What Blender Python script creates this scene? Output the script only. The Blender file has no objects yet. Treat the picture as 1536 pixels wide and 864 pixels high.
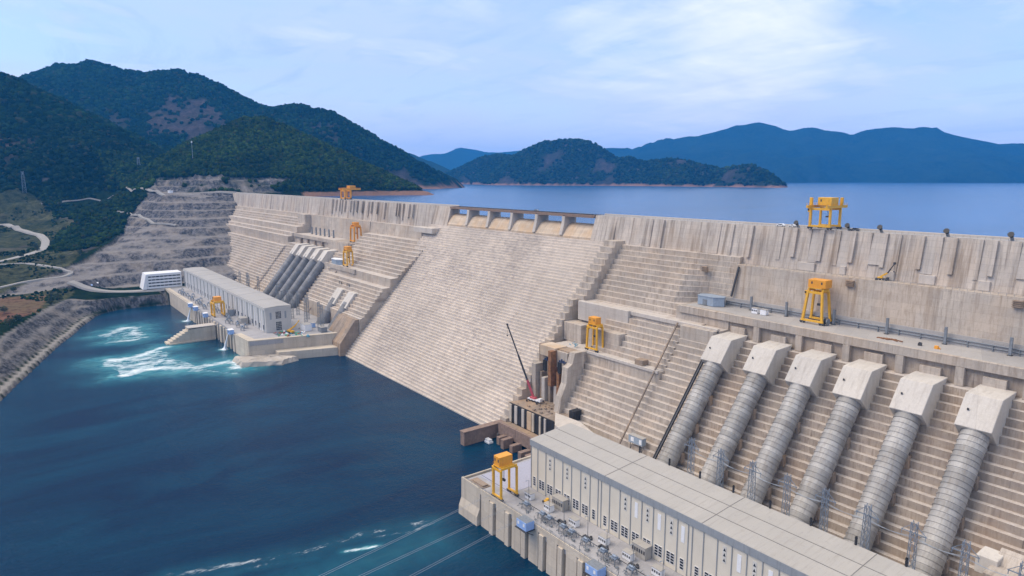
import bpy, math, random
import numpy as np
from mathutils import Vector, Matrix
random.seed(7); RNG = np.random.default_rng(11)
SC = bpy.context.scene; COL = SC.collection
R = math.radians

# ------------------------------------------------------------------ helpers
class MB:
    """collects geometry in world coordinates, links it as ONE mesh object"""
    def __init__(s): s.v = []; s.f = []
    def add(s, vs, fs):
        n = len(s.v); s.v += [tuple(map(float, p)) for p in vs]; s.f += [tuple(i + n for i in f) for f in fs]; return s
    def box(s, x0, x1, y0, y1, z0, z1):
        return s.add([(x0,y0,z0),(x1,y0,z0),(x1,y1,z0),(x0,y1,z0),(x0,y0,z1),(x1,y0,z1),(x1,y1,z1),(x0,y1,z1)],
                     [(0,3,2,1),(4,5,6,7),(0,1,5,4),(1,2,6,5),(2,3,7,6),(3,0,4,7)])
    def cbox(s, c, sx, sy, sz):      # centre of base
        return s.box(c[0]-sx/2, c[0]+sx/2, c[1]-sy/2, c[1]+sy/2, c[2], c[2]+sz)
    def beam(s, p, q, w, h=None):
        p = Vector(p); q = Vector(q); h = h or w
        d = (q-p).normalized(); up = Vector((0,0,1)) if abs(d.z) < .95 else Vector((0,1,0))
        a = d.cross(up).normalized()*(w/2); b = a.cross(d).normalized()*(h/2)
        vs = [p-a-b,p+a-b,p+a+b,p-a+b,q-a-b,q+a-b,q+a+b,q-a+b]
        return s.add(vs, [(0,3,2,1),(4,5,6,7),(0,1,5,4),(1,2,6,5),(2,3,7,6),(3,0,4,7)])
    def tube(s, p, q, r0, r1=None, n=12, caps=True):
        p = Vector(p); q = Vector(q); r1 = r0 if r1 is None else r1
        d = (q-p).normalized(); up = Vector((0,0,1)) if abs(d.z) < .95 else Vector((0,1,0))
        a = d.cross(up).normalized(); b = a.cross(d).normalized()
        vs = []
        for c, r in ((p, r0), (q, r1)):
            for i in range(n):
                t = 2*math.pi*i/n; vs.append(c + (a*math.cos(t)+b*math.sin(t))*r)
        fs = [(i, (i+1) % n, n+(i+1) % n, n+i) for i in range(n)]
        if caps: fs += [tuple(range(n))[::-1], tuple(range(n, 2*n))]
        return s.add(vs, fs)
    def lathe(s, p, q, prof, n=28):   # prof: (t along 0..len, radius)
        p = Vector(p); q = Vector(q); d = (q-p).normalized()
        a = d.cross(Vector((0,0,1))).normalized(); b = a.cross(d).normalized()
        vs = []; fs = []
        for t, r in prof:
            for i in range(n):
                g = 2*math.pi*i/n; vs.append(p + d*t + (a*math.cos(g)+b*math.sin(g))*r)
        for k in range(len(prof)-1):
            for i in range(n): fs.append((k*n+i, k*n+(i+1) % n, (k+1)*n+(i+1) % n, (k+1)*n+i))
        return s.add(vs, fs)
    def prism(s, poly, z0, z1):       # plan polygon
        n = len(poly); vs = [(x,y,z0) for x,y in poly]+[(x,y,z1) for x,y in poly]
        return s.add(vs, [tuple(range(n))[::-1], tuple(range(n,2*n))]+[(i,(i+1)%n,n+(i+1)%n,n+i) for i in range(n)])
    def exx(s, prof, xs):             # closed (y,z) profile extruded through the x stations
        n = len(prof); vs = []; fs = []
        for x in xs: vs += [(x,y,z) for y,z in prof]
        for k in range(len(xs)-1):
            for i in range(n): fs.append((k*n+i, k*n+(i+1)%n, (k+1)*n+(i+1)%n, (k+1)*n+i))
        fs += [tuple(range(n)), tuple(range((len(xs)-1)*n, len(xs)*n))[::-1]]
        return s.add(vs, fs)
    def build(s, name, mat, parent=None, smooth=False, bevel=0.0):
        me = bpy.data.meshes.new(name); org = Vector((0,0,0))
        r = parent
        while r is not None: org = org + r.location; r = r.parent
        me.from_pydata([(x-org.x, y-org.y, z-org.z) for x,y,z in s.v], [], s.f)
        me.materials.append(mat); me.update()
        import bmesh
        bm = bmesh.new(); bm.from_mesh(me); bmesh.ops.recalc_face_normals(bm, faces=bm.faces)
        if bevel:
            es = [e for e in bm.edges if len(e.link_faces) == 2 and e.calc_face_angle(0) > .6]
            bmesh.ops.bevel(bm, geom=es, offset=bevel, segments=1, affect='EDGES')
        bm.to_mesh(me); bm.free()
        if smooth: me.polygons.foreach_set('use_smooth', [True]*len(me.polygons))
        o = bpy.data.objects.new(name, me); COL.objects.link(o)
        if parent is not None: o.parent = parent
        return o

def tag(o, label=None, cat=None, group=None, kind=None):
    if label: o['label'] = label
    if cat: o['category'] = cat
    if group: o['group'] = group
    if kind: o['kind'] = kind
    return o
def thing(name, loc, label, cat, group=None, rz=0):
    o = bpy.data.objects.new(name, None); o.empty_display_size = 1; COL.objects.link(o)
    o.location = loc; o.rotation_euler = (0,0,rz)
    return tag(o, label, cat, group)
def copy_tree(root, loc, label=None, rz=None):
    r = root.copy(); COL.objects.link(r); r.location = loc
    if rz is not None: r.rotation_euler = (0,0,rz)
    if label: r['label'] = label
    for ch in list(root.children):
        c = ch.copy(); COL.objects.link(c); c.parent = r
        for g in ch.children:
            d = g.copy(); COL.objects.link(d); d.parent = c
    return r
ORD = ['first','second','third','fourth','fifth','sixth','seventh','eighth','ninth','tenth','eleventh','twelfth','thirteenth','fourteenth','fifteenth']

# ------------------------------------------------------------------ materials
def newmat(name):
    m = bpy.data.materials.new(name); m.use_nodes = True
    nt = m.node_tree; b = nt.nodes['Principled BSDF']
    return m, nt, b
class N:
    """tiny node-graph writer"""
    def __init__(s, nt): s.nt = nt
    def node(s, t, **kw):
        n = s.nt.nodes.new(t)
        for k, v in kw.items(): setattr(n, k, v)
        return n
    def link(s, a, b): s.nt.links.new(a, b)
    def pos(s): return s.node('ShaderNodeNewGeometry').outputs['Position']
    def obj(s): return s.node('ShaderNodeTexCoord').outputs['Object']
    def map(s, v, sc, off=(0,0,0)):
        m = s.node('ShaderNodeMapping'); s.link(v, m.inputs['Vector']); m.inputs['Scale'].default_value = sc; m.inputs['Location'].default_value = off
        return m.outputs[0]
    def noise(s, v, scale, detail=4, rough=.55, dist=0.0):
        n = s.node('ShaderNodeTexNoise'); s.link(v, n.inputs['Vector']); n.inputs['Scale'].default_value = scale
        n.inputs['Detail'].default_value = detail; n.inputs['Roughness'].default_value = rough; n.inputs['Distortion'].default_value = dist
        return n.outputs['Fac']
    def ramp(s, f, a, b, ca=0.0, cb=1.0):
        r = s.node('ShaderNodeMapRange'); s.link(f, r.inputs['Value'])
        for k, x in zip(('From Min','From Max','To Min','To Max'), (a,b,ca,cb)): r.inputs[k].default_value = x
        return r.outputs[0]
    def math(s, op, a, b=None, clamp=False):
        m = s.node('ShaderNodeMath', operation=op); m.use_clamp = clamp
        for i, x in enumerate((a, b)):
            if x is None: continue
            if isinstance(x, (int, float)): m.inputs[i].default_value = x
            else: s.link(x, m.inputs[i])
        return m.outputs[0]
    def mix(s, f, a, b, mode='MIX'):
        m = s.node('ShaderNodeMix', data_type='RGBA', blend_type=mode)
        for key, x in ((0, f), (6, a), (7, b)):
            if isinstance(x, (int, float)): m.inputs[key].default_value = x
            elif isinstance(x, tuple): m.inputs[key].default_value = (*x, 1) if len(x) == 3 else x
            else: s.link(x, m.inputs[key])
        return m.outputs[2]
    def bump(s, h, strength, dist, b):
        n = s.node('ShaderNodeBump'); n.inputs['Strength'].default_value = strength; n.inputs['Distance'].default_value = dist
        s.link(h, n.inputs['Height']); s.link(n.outputs[0], b.inputs['Normal'])
    def sep(s, v):
        n = s.node('ShaderNodeSeparateXYZ'); s.link(v, n.inputs[0]); return n.outputs
    def comb(s, x, y, z):
        n = s.node('ShaderNodeCombineXYZ')
        for i, a in enumerate((x,y,z)):
            if isinstance(a, (int, float)): n.inputs[i].default_value = a
            else: s.link(a, n.inputs[i])
        return n.outputs[0]
    def attr(s, name): return s.node('ShaderNodeAttribute', attribute_name=name).outputs['Fac']
    def attrc(s, name): return s.node('ShaderNodeAttribute', attribute_name=name).outputs['Color']

def concrete(name, base, streak=.5, blot=.5, brick=(6,3), brickv=.10, lift=0, stain=(.20,.15,.11), warm=0.0, patch=0.0, broad=0.0, mort=.74, tread_lit=0.0, drip=0.0):
    """weathered cast concrete: lift and panel joints, run-off streaks, blotches"""
    m, nt, b = newmat(name); g = N(nt); P = g.pos(); x, y, z = g.sep(P)
    n1 = g.noise(P, .018, 6, .6); n2 = g.noise(P, .11, 6, .65); n3 = g.noise(P, .9, 5, .65)
    sv = g.map(P, (.42,.10,.014)); s1 = g.noise(sv, 1.0, 5, .62); sv2 = g.map(P, (1.7,.4,.03)); s2 = g.noise(sv2, 1.0, 4, .6)
    br = g.node('ShaderNodeTexBrick'); g.link(g.comb(g.math('ADD', x, g.math('MULTIPLY', y, .35)), z, 0), br.inputs['Vector'])
    br.inputs['Scale'].default_value = 1; br.inputs['Brick Width'].default_value = brick[0]; br.inputs['Row Height'].default_value = brick[1]
    br.inputs['Mortar Size'].default_value = .06; br.inputs['Mortar Smooth'].default_value = .4; br.inputs['Bias'].default_value = 0
    lo = 1-brickv*1.2; hi = 1+brickv
    br.inputs['Color1'].default_value = (lo,lo,lo,1); br.inputs['Color2'].default_value = (hi,hi*.99,hi*.97,1); br.inputs['Mortar'].default_value = (mort,mort*.985,mort*.96,1)
    c = g.mix(g.ramp(n1,.35,.66), tuple(v*(1-.16*blot) for v in base), tuple(v*(1+.14*blot) for v in base))
    c = g.mix(1.0, c, br.outputs['Color'], 'MULTIPLY')
    c = g.mix(g.ramp(n2,.5,.72,0,.55*blot), c, tuple(v*.70 for v in base))
    c = g.mix(g.ramp(n3,.54,.75,0,.32), c, tuple(v*.62 for v in base))
    c = g.mix(g.ramp(n3,.30,.45,.25,0), c, tuple(min(.85,v*1.3) for v in base))
    c = g.mix(g.ramp(s1,.50,.72,0,streak), c, stain)
    c = g.mix(g.ramp(s2,.56,.78,0,streak*.8), c, tuple(v*.8 for v in stain))
    if drip:
        dn_ = g.noise(g.map(P,(.9,.06,.16),(5,2,9)),1,5,.68); c = g.mix(g.math('MULTIPLY', g.ramp(dn_,.50,.66,0,drip), g.ramp(n1,.32,.60,.35,1)), c, tuple(v*.9 for v in stain))
        dl = g.noise(g.map(P,(.05,.02,.05),(2,8,1)),1,5,.6); c = g.mix(g.ramp(dl,.50,.66,0,drip*.6), c, tuple(v*.62 for v in base))
    if tread_lit:  # upward faces coloured paler, painting in the light from above on the treads
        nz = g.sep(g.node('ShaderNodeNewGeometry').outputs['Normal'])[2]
        c = g.mix(g.ramp(nz,.5,.9,0,tread_lit), c, g.mix(g.ramp(n3,.35,.65), (.50,.455,.41), (.66,.61,.56)))
    if broad: c = g.mix(g.ramp(g.noise(g.map(P,(.16,.03,.006)),1,6,.65),.51,.64,0,broad), c, tuple(v*1.15 for v in stain))
    if warm: c = g.mix(g.ramp(g.noise(g.map(P,(.06,.06,.03)),1,4),.48,.62,0,warm), c, (.52,.33,.17))
    if patch:   # rows of damp, darker blotches on the step risers
        pn = g.noise(g.map(P, (.22,.1,.55), (3,1,7)), 1, 5, .7); big = g.noise(P, .012, 3)
        c = g.mix(g.math('MULTIPLY', g.ramp(pn,.46,.60,0,patch), g.ramp(big,.38,.58,.25,1)), c, (.235,.20,.195))
    g.link(c, b.inputs['Base Color']); b.inputs['Roughness'].default_value = .92; b.inputs['Specular IOR Level'].default_value = .25
    h = g.math('ADD', g.math('MULTIPLY', n3, .5), g.math('MULTIPLY', n2, 1.2))
    g.bump(h, .5, .35, b)
    return m
def plain(name, col, rough=.6, metal=0.0, var=.25, scale=1.2, dirt=(.12,.10,.08), dirtf=.35):
    """painted or bare surface with wear"""
    m, nt, b = newmat(name); g = N(nt); P = g.pos()
    n = g.noise(P, scale, 6, .65); n2 = g.noise(g.map(P,(1.4,1.4,.12)), 1, 5, .6)
    c = g.mix(g.ramp(n,.3,.7), tuple(v*(1-var) for v in col), tuple(min(.95,v*(1+var*.5)) for v in col))
    c = g.mix(g.ramp(n2,.52,.75,0,dirtf), c, dirt)
    g.link(c, b.inputs['Base Color']); b.inputs['Roughness'].default_value = rough; b.inputs['Metallic'].default_value = metal
    return m
def banded(name, col, ring, dirt):
    """steel pipe painted can by can, each can a slightly different grey"""
    m, nt, b = newmat(name); g = N(nt); P = g.pos(); x, y, z = g.sep(P)
    t = g.math('FLOOR', g.math('DIVIDE', g.math('ADD', g.math('MULTIPLY', y, -.66), g.math('MULTIPLY', z, -.75)), ring))
    wn = g.node('ShaderNodeTexWhiteNoise', noise_dimensions='2D'); g.link(g.comb(t, g.math('FLOOR', g.math('DIVIDE', x, 23.5)), 0), wn.inputs['Vector'])
    c = g.mix(wn.outputs['Value'], tuple(v*.72 for v in col), tuple(v*1.18 for v in col))
    n = g.noise(g.map(P,(.5,.12,.12)), 1, 6, .65); c = g.mix(g.ramp(n,.46,.7,0,.7), c, dirt); n2 = g.noise(P, 1.5, 5, .7); c = g.mix(g.ramp(n2,.5,.75,0,.4), c, tuple(v*.55 for v in col))
    g.link(c, b.inputs['Base Color']); b.inputs['Roughness'].default_value = .6; b.inputs['Metallic'].default_value = .1
    return m
M = {}
M['chute'] = concrete('spillway_concrete', (.61,.535,.455), streak=.2, blot=.8, brick=(17,2.0), brickv=.05, patch=.42, stain=(.27,.22,.18), mort=.9, broad=.16)
M['step'] = concrete('lift_concrete', (.495,.43,.36), streak=.5, drip=.6, blot=1.0, brick=(9,3.2), brickv=.08, mort=.86, tread_lit=.5, broad=.25, stain=(.23,.18,.14), warm=.12)
M['step_low'] = concrete('lift_concrete_low', (.42,.355,.29), streak=.55, drip=.7, blot=1.0, brick=(7.3,3.2), brickv=.10, stain=(.22,.165,.125), warm=.14, patch=.2, mort=.9, tread_lit=.75, broad=.25)
M['upper'] = concrete('upper_wall_concrete', (.50,.445,.39), streak=.8, blot=.8, brick=(10,3.0), brickv=.05, stain=(.17,.14,.115), warm=.15, broad=.8)
M['wall'] = concrete('intake_wall_concrete', (.49,.43,.365), streak=.55, drip=.4, blot=.7, brick=(9,4.0), brickv=.07, warm=.15)
M['pale'] = concrete('pale_concrete', (.53,.48,.425), streak=.25, blot=.5, brick=(30,9), brickv=.04)
M['block'] = concrete('anchor_concrete', (.56,.52,.465), streak=.3, blot=.5, brick=(30,30), brickv=.03)
M['dark_conc'] = concrete('damp_concrete', (.30,.24,.19), streak=.6, blot=.9, brick=(6,3), brickv=.12, stain=(.10,.075,.055), warm=.3)
M['orange_conc'] = concrete('stained_sill_concrete', (.56,.455,.345), streak=.35, blot=.9, brick=(8,2), brickv=.08, warm=.45)
M['deck_conc'] = concrete('deck_concrete', (.37,.36,.365), streak=.15, blot=.8, brick=(7,7), brickv=.06, stain=(.2,.19,.18))
M['road_conc'] = concrete('bench_concrete', (.38,.36,.34), streak=.1, blot=.8, brick=(8,8), brickv=.05, stain=(.25,.23,.21))
M['panel_conc'] = concrete('recess_panel_concrete', (.47,.425,.38), streak=.5, blot=.7, brick=(30,3), brickv=.05, stain=(.2,.17,.14))
M['tail'] = concrete('tailrace_concrete', (.56,.49,.395), streak=.42, blot=.7, brick=(8,4.5), brickv=.06, stain=(.27,.21,.15))
M['brown'] = plain('brown_bulkhead_concrete', (.26,.18,.14), .9, var=.3, scale=.5, dirtf=.6)
M['rust'] = plain('rust_stained_concrete', (.30,.14,.06), .9, var=.5, scale=.6, dirtf=.6)
M['black'] = plain('black_steel', (.018,.018,.02), .6, var=.3)
M['dark'] = plain('dark_steel', (.05,.05,.055), .6, var=.3)
M['grey_steel'] = plain('grey_steel', (.24,.26,.28), .5, .3, var=.25)
M['galv'] = plain('galvanised_steel', (.25,.30,.37), .5, .35, var=.2)
M['pipe'] = banded('penstock_steel', (.37,.355,.33), 2.35, (.20,.17,.14))
M['pipe_far'] = banded('dark_penstock_steel', (.20,.20,.205), 4.0, (.11,.10,.09))
M['yellow'] = plain('yellow_crane_paint', (.78,.42,.03), .45, var=.15, scale=.5, dirtf=.25)
M['orange'] = plain('orange_crane_paint', (.80,.34,.03), .45, var=.12, scale=.5, dirtf=.2)
M['cream'] = plain('cream_cladding', (.66,.60,.49), .6, var=.06, scale=.15, dirt=(.45,.40,.32), dirtf=.18)
M['cream_far'] = plain('pale_cladding', (.52,.50,.465), .6, var=.08, scale=.15, dirt=(.42,.40,.36), dirtf=.18)
M['roof'] = None
def sheet_roof(name, col):
    m, nt, b = newmat(name); g = N(nt); P = g.pos(); x, y, z = g.sep(P)
    br = g.node('ShaderNodeTexBrick'); g.link(g.comb(x, y, 0), br.inputs['Vector']); br.offset = 0
    for k, v in (('Scale',1),('Brick Width',6.0),('Row Height',60),('Mortar Size',.04),('Mortar Smooth',.5),('Bias',0)): br.inputs[k].default_value = v
    br.inputs['Color1'].default_value = (.965,.965,.965,1); br.inputs['Color2'].default_value = (1.03,1.025,1.02,1); br.inputs['Mortar'].default_value = (.95,.95,.95,1)
    c = g.mix(1.0, col, br.outputs['Color'], 'MULTIPLY'); n = g.noise(P, .05, 6, .6); n2 = g.noise(g.map(P,(1.1,.07,.07)), 1, 6, .65); n3 = g.noise(P, .5, 6, .7)
    c = g.mix(g.ramp(n,.35,.65,0,.5), c, tuple(v*.85 for v in col)); c = g.mix(g.ramp(n2,.52,.72,0,.45), c, (.24,.21,.175)); c = g.mix(g.ramp(n3,.56,.75,0,.35), c, (.20,.175,.15))
    g.link(c, b.inputs['Base Color']); b.inputs['Roughness'].default_value = .5; return m
M['fascia'] = plain('grey_fascia', (.31,.33,.345), .5, .1, var=.1, scale=.3)
M['panel'] = plain('pale_panel', (.60,.58,.53), .55, var=.06, dirtf=.15)
M['seam'] = plain('roof_seam_metal', (.20,.19,.175), .6, var=.2)
M['roof'] = sheet_roof('sheet_roof', (.40,.375,.335))
M['white'] = plain('white_paint', (.80,.80,.80), .5, var=.08, dirtf=.12)
M['glass'] = plain('dark_glass', (.02,.025,.035), .08, var=.2, dirtf=.0)
M['blue'] = plain('pale_blue_cabin', (.30,.45,.75), .5, var=.1, dirtf=.15)
M['teal'] = plain('blue_scaffold', (.10,.33,.45), .6, var=.3)
M['navy'] = plain('navy_machine', (.03,.05,.12), .5, var=.3)
M['shed'] = plain('blue_grey_shed', (.30,.36,.43), .5, var=.12)
M['pink'] = plain('red_crane_boom', (.55,.10,.12), .45, var=.15, dirtf=.1)
M['green'] = plain('green_tarp', (.10,.32,.20), .7, var=.3)
M['red'] = plain('red_paint', (.45,.06,.05), .6, var=.3)
M['bark'] = plain('tree_bark', (.10,.07,.05), .9)
M['road'] = plain('gravel_road', (.30,.285,.265), .95, var=.2, scale=.4, dirt=(.36,.33,.29), dirtf=.4)
# ------------------------------------------------------------------ the dam (X along the crest, Y upstream, Z up; tailwater at z = 0)
dam = thing('gravity_dam', (0,0,140), 'huge pale concrete gravity dam with a stepped spillway between two intake sections', 'dam')
def steps(y, z, z1, s, h, proud=0.0):
    out = [(y, z)]; k = 0
    while z - h > z1 + .1:
        z -= h; out.append((y-.05, z)); y -= s*h; out.append((y, z)); k += 1
    out.append((y-.05, z1)); return out
def face(name, mat, prof, x0, x1, seg, jit=.12, xend=None, xstart=None, prof2=None):
    """profile extruded along the crest in pours, each lift of each pour a little out of line"""
    n = max(1, int(round((x1-x0)/seg))); b = MB(); st = []
    cuts = [x0+(x1-x0)*i/n + (random.uniform(-.18,.18)*seg if 0 < i < n else 0) for i in range(n+1)]
    for i in range(n): st += [(cuts[i]+(.02 if i else 0), i), (cuts[i+1], i)]
    vs = []; fs = []; m = len(prof)
    for q, (x, i) in enumerate(st):
        w = (x-x0)/(x1-x0)
        for a_, (y, z) in enumerate(prof):
            if prof2: y, z = y+(prof2[a_][0]-y)*w, z+(prof2[a_][1]-z)*w
            rr = random.Random(int(round(y*3))*131+i*7919+int(round(x0))); j = rr.uniform(-jit, jit) if y < -.5 else 0
            xx = x
            if q == len(st)-1 and xend: xx = xend(z)
            if q == 0 and xstart: xx = xstart(z)
            vs.append((xx, y+j, z))
    for k in range(len(st)-1):
        for a in range(m): fs.append((k*m+a, k*m+(a+1)%m, (k+1)*m+(a+1)%m, (k+1)*m+a))
    fs += [tuple(range(m)), tuple(range((len(st)-1)*m, len(st)*m))[::-1]]
    b.add(vs, fs); return b.build(name, mat, dam)
def closed(front): return [(10,-6),(10,front[0][1])] + front + [(front[-1][0],-6)]

# spillway: sill, then the stepped chute down into the water
sill = [(10,132.4),(6.5,133),(4,132.6),(1,130.8),(-1.6,127.6),(-3.6,124.2)]
chute_front = steps(-4.6, 123.0, 0, .855, 2.0)
face('spillway_face', M['chute'], [(10,-6),(10,122.9)] + chute_front + [(chute_front[-1][0],-6)], -236, 22.5, 17, .10)
b = MB(); b.exx([(9.9,121.5)] + sill + [(-4.7,123.05),(-4.7,121.5)], [-205+205*i/24 for i in range(25)]); b.build('spillway_sill', M['orange_conc'], dam)
# crest blocks closing both ends of the overflow sill
for (xa, xb) in ((-236,-205),(0,22.5)):
    b = MB(); b.exx([(10,123.9),(10,140),(0,140),(-5.4,121.5),(-5.4,119),(8,119)], [xa, (xa+xb)/2, xb]); b.build('crest_block', M['upper'], dam)
# piers
for px in (-171,-136.7,-102.5,-68.4,-34.2):
    b = MB()
    side = [(10,131.5),(10,137.9),(-2.4,137.9),(-2.6,135),(-3.2,131.5),(-4.6,126.5),(-5.6,123.4),(2,123.4)]
    b.exx(side, [px-1.7, px, px+1.7]); b.build('spillway_pier', M['pale'], dam, bevel=.15)
b = MB(); b.box(-205,0,-1.6,9.6,138.7,140.1); 
for i in range(6):
    for yy in (-1.9, 2.2, 5.2, 8.9): b.box(-205+i*34.2+1, -205+(i+1)*34.2-1.2, yy, yy+.8, 137.9, 138.68)
b.build('bridge_deck', M['brown'], dam)
# training wall on the right of the chute, stepping down with it
tw = [(8,123.5),(-13,123.5)] + steps(-13.2, 123.4, 85, .82, 4.0)[1:]
face('training_wall', M['wall'], [(8,60)] + tw + [(tw[-1][0],60)], 22, 33.5, 12, .2)
tw2 = steps(-47.5, 84.5, 0, .80, 4.3)
face('training_wall', M['wall'], [(-30,-6),(-30,84.5)] + tw2 + [(tw2[-1][0]-1,-6)], 22, 28, 12, .25)

# right section between the chute and the intakes
up_r = [(0,140),(-4,121),(-7,121)]
st_u = steps(-7.2, 120.8, 84.2, .78, 3.3)
up_a = [(10,83),(10,121),(-7,121)] + st_u + [(-45,84.1),(-45,83)]
up_b = [(10,83),(10,121),(-7,121)] + [((-7.2+(y+7.2)*.30) if (z > 92.5 or (z > 90 and i % 2)) else y, z) for i, (y, z) in enumerate(st_u)] + [(-45,84.1),(-45,83)]
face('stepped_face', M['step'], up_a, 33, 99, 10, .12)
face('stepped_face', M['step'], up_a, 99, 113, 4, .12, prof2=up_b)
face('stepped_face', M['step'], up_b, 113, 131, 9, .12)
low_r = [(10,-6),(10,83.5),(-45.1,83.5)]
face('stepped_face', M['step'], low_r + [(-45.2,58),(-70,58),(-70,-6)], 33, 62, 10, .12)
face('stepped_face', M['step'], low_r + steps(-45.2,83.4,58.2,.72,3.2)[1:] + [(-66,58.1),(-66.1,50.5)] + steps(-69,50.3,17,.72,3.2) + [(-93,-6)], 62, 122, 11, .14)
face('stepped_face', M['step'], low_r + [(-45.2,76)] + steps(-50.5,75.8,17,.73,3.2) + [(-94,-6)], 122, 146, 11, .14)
b = MB(); b.exx([(10,120.9),(10,140),(0,140),(-4,120.9)], [22.5,40,60,75,95,118,130.9]); b.build('upper_wall', M['upper'], dam)
b = MB(); b.box(28.5,46,-56.5,-45.2,58.1,70.6); b.build('concrete_block', M['wall'], dam, bevel=.2)
b = MB(); b.box(55,83,-58.6,-45.2,58.1,71.6); b.build('concrete_block', M['wall'], dam, bevel=.2)
b = MB(); b.box(33.6,80,-48.2,-44,72,84.9); b.build('concrete_ledge', M['pale'], dam, bevel=.2)
b = MB(); b.box(80.02,145,-46.2,-44,82.2,84.6); b.build('concrete_ledge', M['pale'], dam, bevel=.1)
b = MB(); b.box(62.2,121,-66.9,-60,56.9,58.6); b.build('concrete_ledge', M['pale'], dam, bevel=.1)
b = MB(); b.box(109,146.2,-37.6,-14.3,79,92.02); b.build('concrete_block', M['wall'], dam, bevel=.2)
b = MB(); b.box(122,145,-49.5,-43,75,83.6); b.build('concrete_block', M['wall'], dam, bevel=.2)

# right intake section: upper wall, berm, wall, road bench, edge beam, wall, lower lifts
low = steps(-42, 80, 17, .78, 3.2)
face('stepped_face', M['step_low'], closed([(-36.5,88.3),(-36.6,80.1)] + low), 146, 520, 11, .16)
b = MB(); b.exx([(10,88.2),(10,97),(-14.0,97),(-14.2,92.1),(-36.6,92),(-36.6,88.2)], [112+i*12 for i in range(35)]); b.build('bench_road', M['road_conc'], dam)
b = MB(); b.exx([(10,97),(10,117),(-11.6,117),(-13.2,97)], [131+i*10 for i in range(40)]); b.build('intake_wall', M['wall'], dam)
b = MB(); b.exx([(10,117),(10,140),(0,140),(-4.6,117)], [130.95]+[146.5+i*11 for i in range(35)]); b.build('upper_wall', M['upper'], dam)
b = MB(); b.box(112,520,-38.6,-36.62,88.4,92.6); b.build('edge_beam', M['wall'], dam, bevel=.12)
for i in range(17):    # counterforts and closed-off openings on the wall under the road
    x = 148.5+24.3*(i/2.0) + (2 if i % 2 else 0); w = 8.5 if i % 2 == 0 else 3.4
    w = min(w, 8.5); b = MB(); b.box(x, x+w, -38.4-(.4 if i % 2 else 0), -36.3, 80.2, 86.4+(1.9 if i % 2 else random.uniform(-1.5,.5))); b.build('counterfort', M['wall'], dam, bevel=.1)
fins = [(151.6,154.1),(160.6,163),(168.8,171),(176,178.4),(185,187.3),(193,195.6),(201.2,203.6),(209.4,211.4),(215.6,217.8),(226.4,228.6),(234,236.4),(240.4,242.6),(251,253),(256.5,258.7),(265,267.5),(276,278),(283,285),(291,293),(299,301)]
for i, (xa, xb) in enumerate(fins):
    z0 = (121.5, 124, 120.5, 123)[i % 4]; d = (.7, 1.3, .6, 1.1)[i % 4]
    b = MB(); b.add([(xa,2,z0),(xb,2,z0),(xb,2,139.9),(xa,2,139.9),(xa,-3.4-d,z0),(xb,-3.4-d,z0),(xb,-.3-d,139.9),(xa,-.3-d,139.9)],
                    [(0,3,2,1),(4,5,6,7),(0,1,5,4),(1,2,6,5),(2,3,7,6),(3,0,4,7)]); b.build('pilaster', M['upper'], dam)
for i, (xa, xb) in enumerate(((171.1,175.9),(187.4,192.9),(203.7,209.3),(228.7,233.9),(253.1,256.4),(267.6,275.9),(285.1,290.9))):
    z0 = (122,121,124)[i % 3]
    b = MB(); b.add([(xa,2,z0),(xb,2,z0),(xb,2,139.9),(xa,2,139.9),(xa,-3.95,z0),(xb,-3.95,z0),(xb,-.15,139.9),(xa,-.15,139.9)],
                    [(0,3,2,1),(4,5,6,7),(0,1,5,4),(1,2,6,5),(2,3,7,6),(3,0,4,7)]); b.build('infill_panel', M['panel_conc'], dam)
for (xa, xb, d) in ((52,57,.7),(66,67.2,1.6),(98,112,.5),(120,121.6,1.0),(133,135,1.3)):
    b = MB(); b.add([(xa,2,121.2),(xb,2,121.2),(xb,2,139.9),(xa,2,139.9),(xa,-4-d,121.2),(xb,-4-d,121.2),(xb,-.1-d,139.9),(xa,-.1-d,139.9)],
                    [(0,3,2,1),(4,5,6,7),(0,1,5,4),(1,2,6,5),(2,3,7,6),(3,0,4,7)]); b.build('pilaster', M['upper'], dam)
for (xa, xb) in ((166,176),(190,193),(214,217.5),(229,236),(254,258.5)):
    b = MB(); b.box(xa, xb, -5.3, -3.0, 117.1, 121.6); b.build('concrete_block', M['pale'], dam, bevel=.1)

# left section (far): plain slope, intake section, then the end beside the chute
up_l = [(-4,117.2)]
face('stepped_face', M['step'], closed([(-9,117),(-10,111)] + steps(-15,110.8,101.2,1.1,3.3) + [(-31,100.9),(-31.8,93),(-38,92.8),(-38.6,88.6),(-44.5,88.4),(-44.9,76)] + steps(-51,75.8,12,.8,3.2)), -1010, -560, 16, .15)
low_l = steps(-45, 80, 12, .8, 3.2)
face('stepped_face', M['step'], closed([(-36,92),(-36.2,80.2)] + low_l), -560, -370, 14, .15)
b = MB(); b.exx([(10,92.05),(10,117),(-10,117),(-12,97),(-13,92.05)], [-560+i*15.83 for i in range(13)]); b.build('intake_wall', M['wall'], dam)
b = MB(); b.exx([(9,117.02),(9,140),(0,140),(-4,117.02)], [-1010+i*25.16 for i in range(32)]+[-236]); b.build('upper_wall', M['upper'], dam)
b = MB(); b.box(-556,-372,-38,-36.05,88.5,92.8); b.build('edge_beam', M['wall'], dam, bevel=.1)
b = MB(); b.box(-428,-369,-40,-13.2,70,92.03); b.build('concrete_block', M['wall'], dam, bevel=.2)
for x in (-530,-505,-480,-455):
    b = MB(); b.box(x, x+4, -38.5, -36, 80.2, 87.5); b.build('counterfort', M['dark_conc'], dam)
xe = lambda z: -228 + 15*max(0,min(124,z))/124
l3u = [(-9,117),(-11,104)] + steps(-20,103.8,71.2,1.12,3.3)
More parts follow.
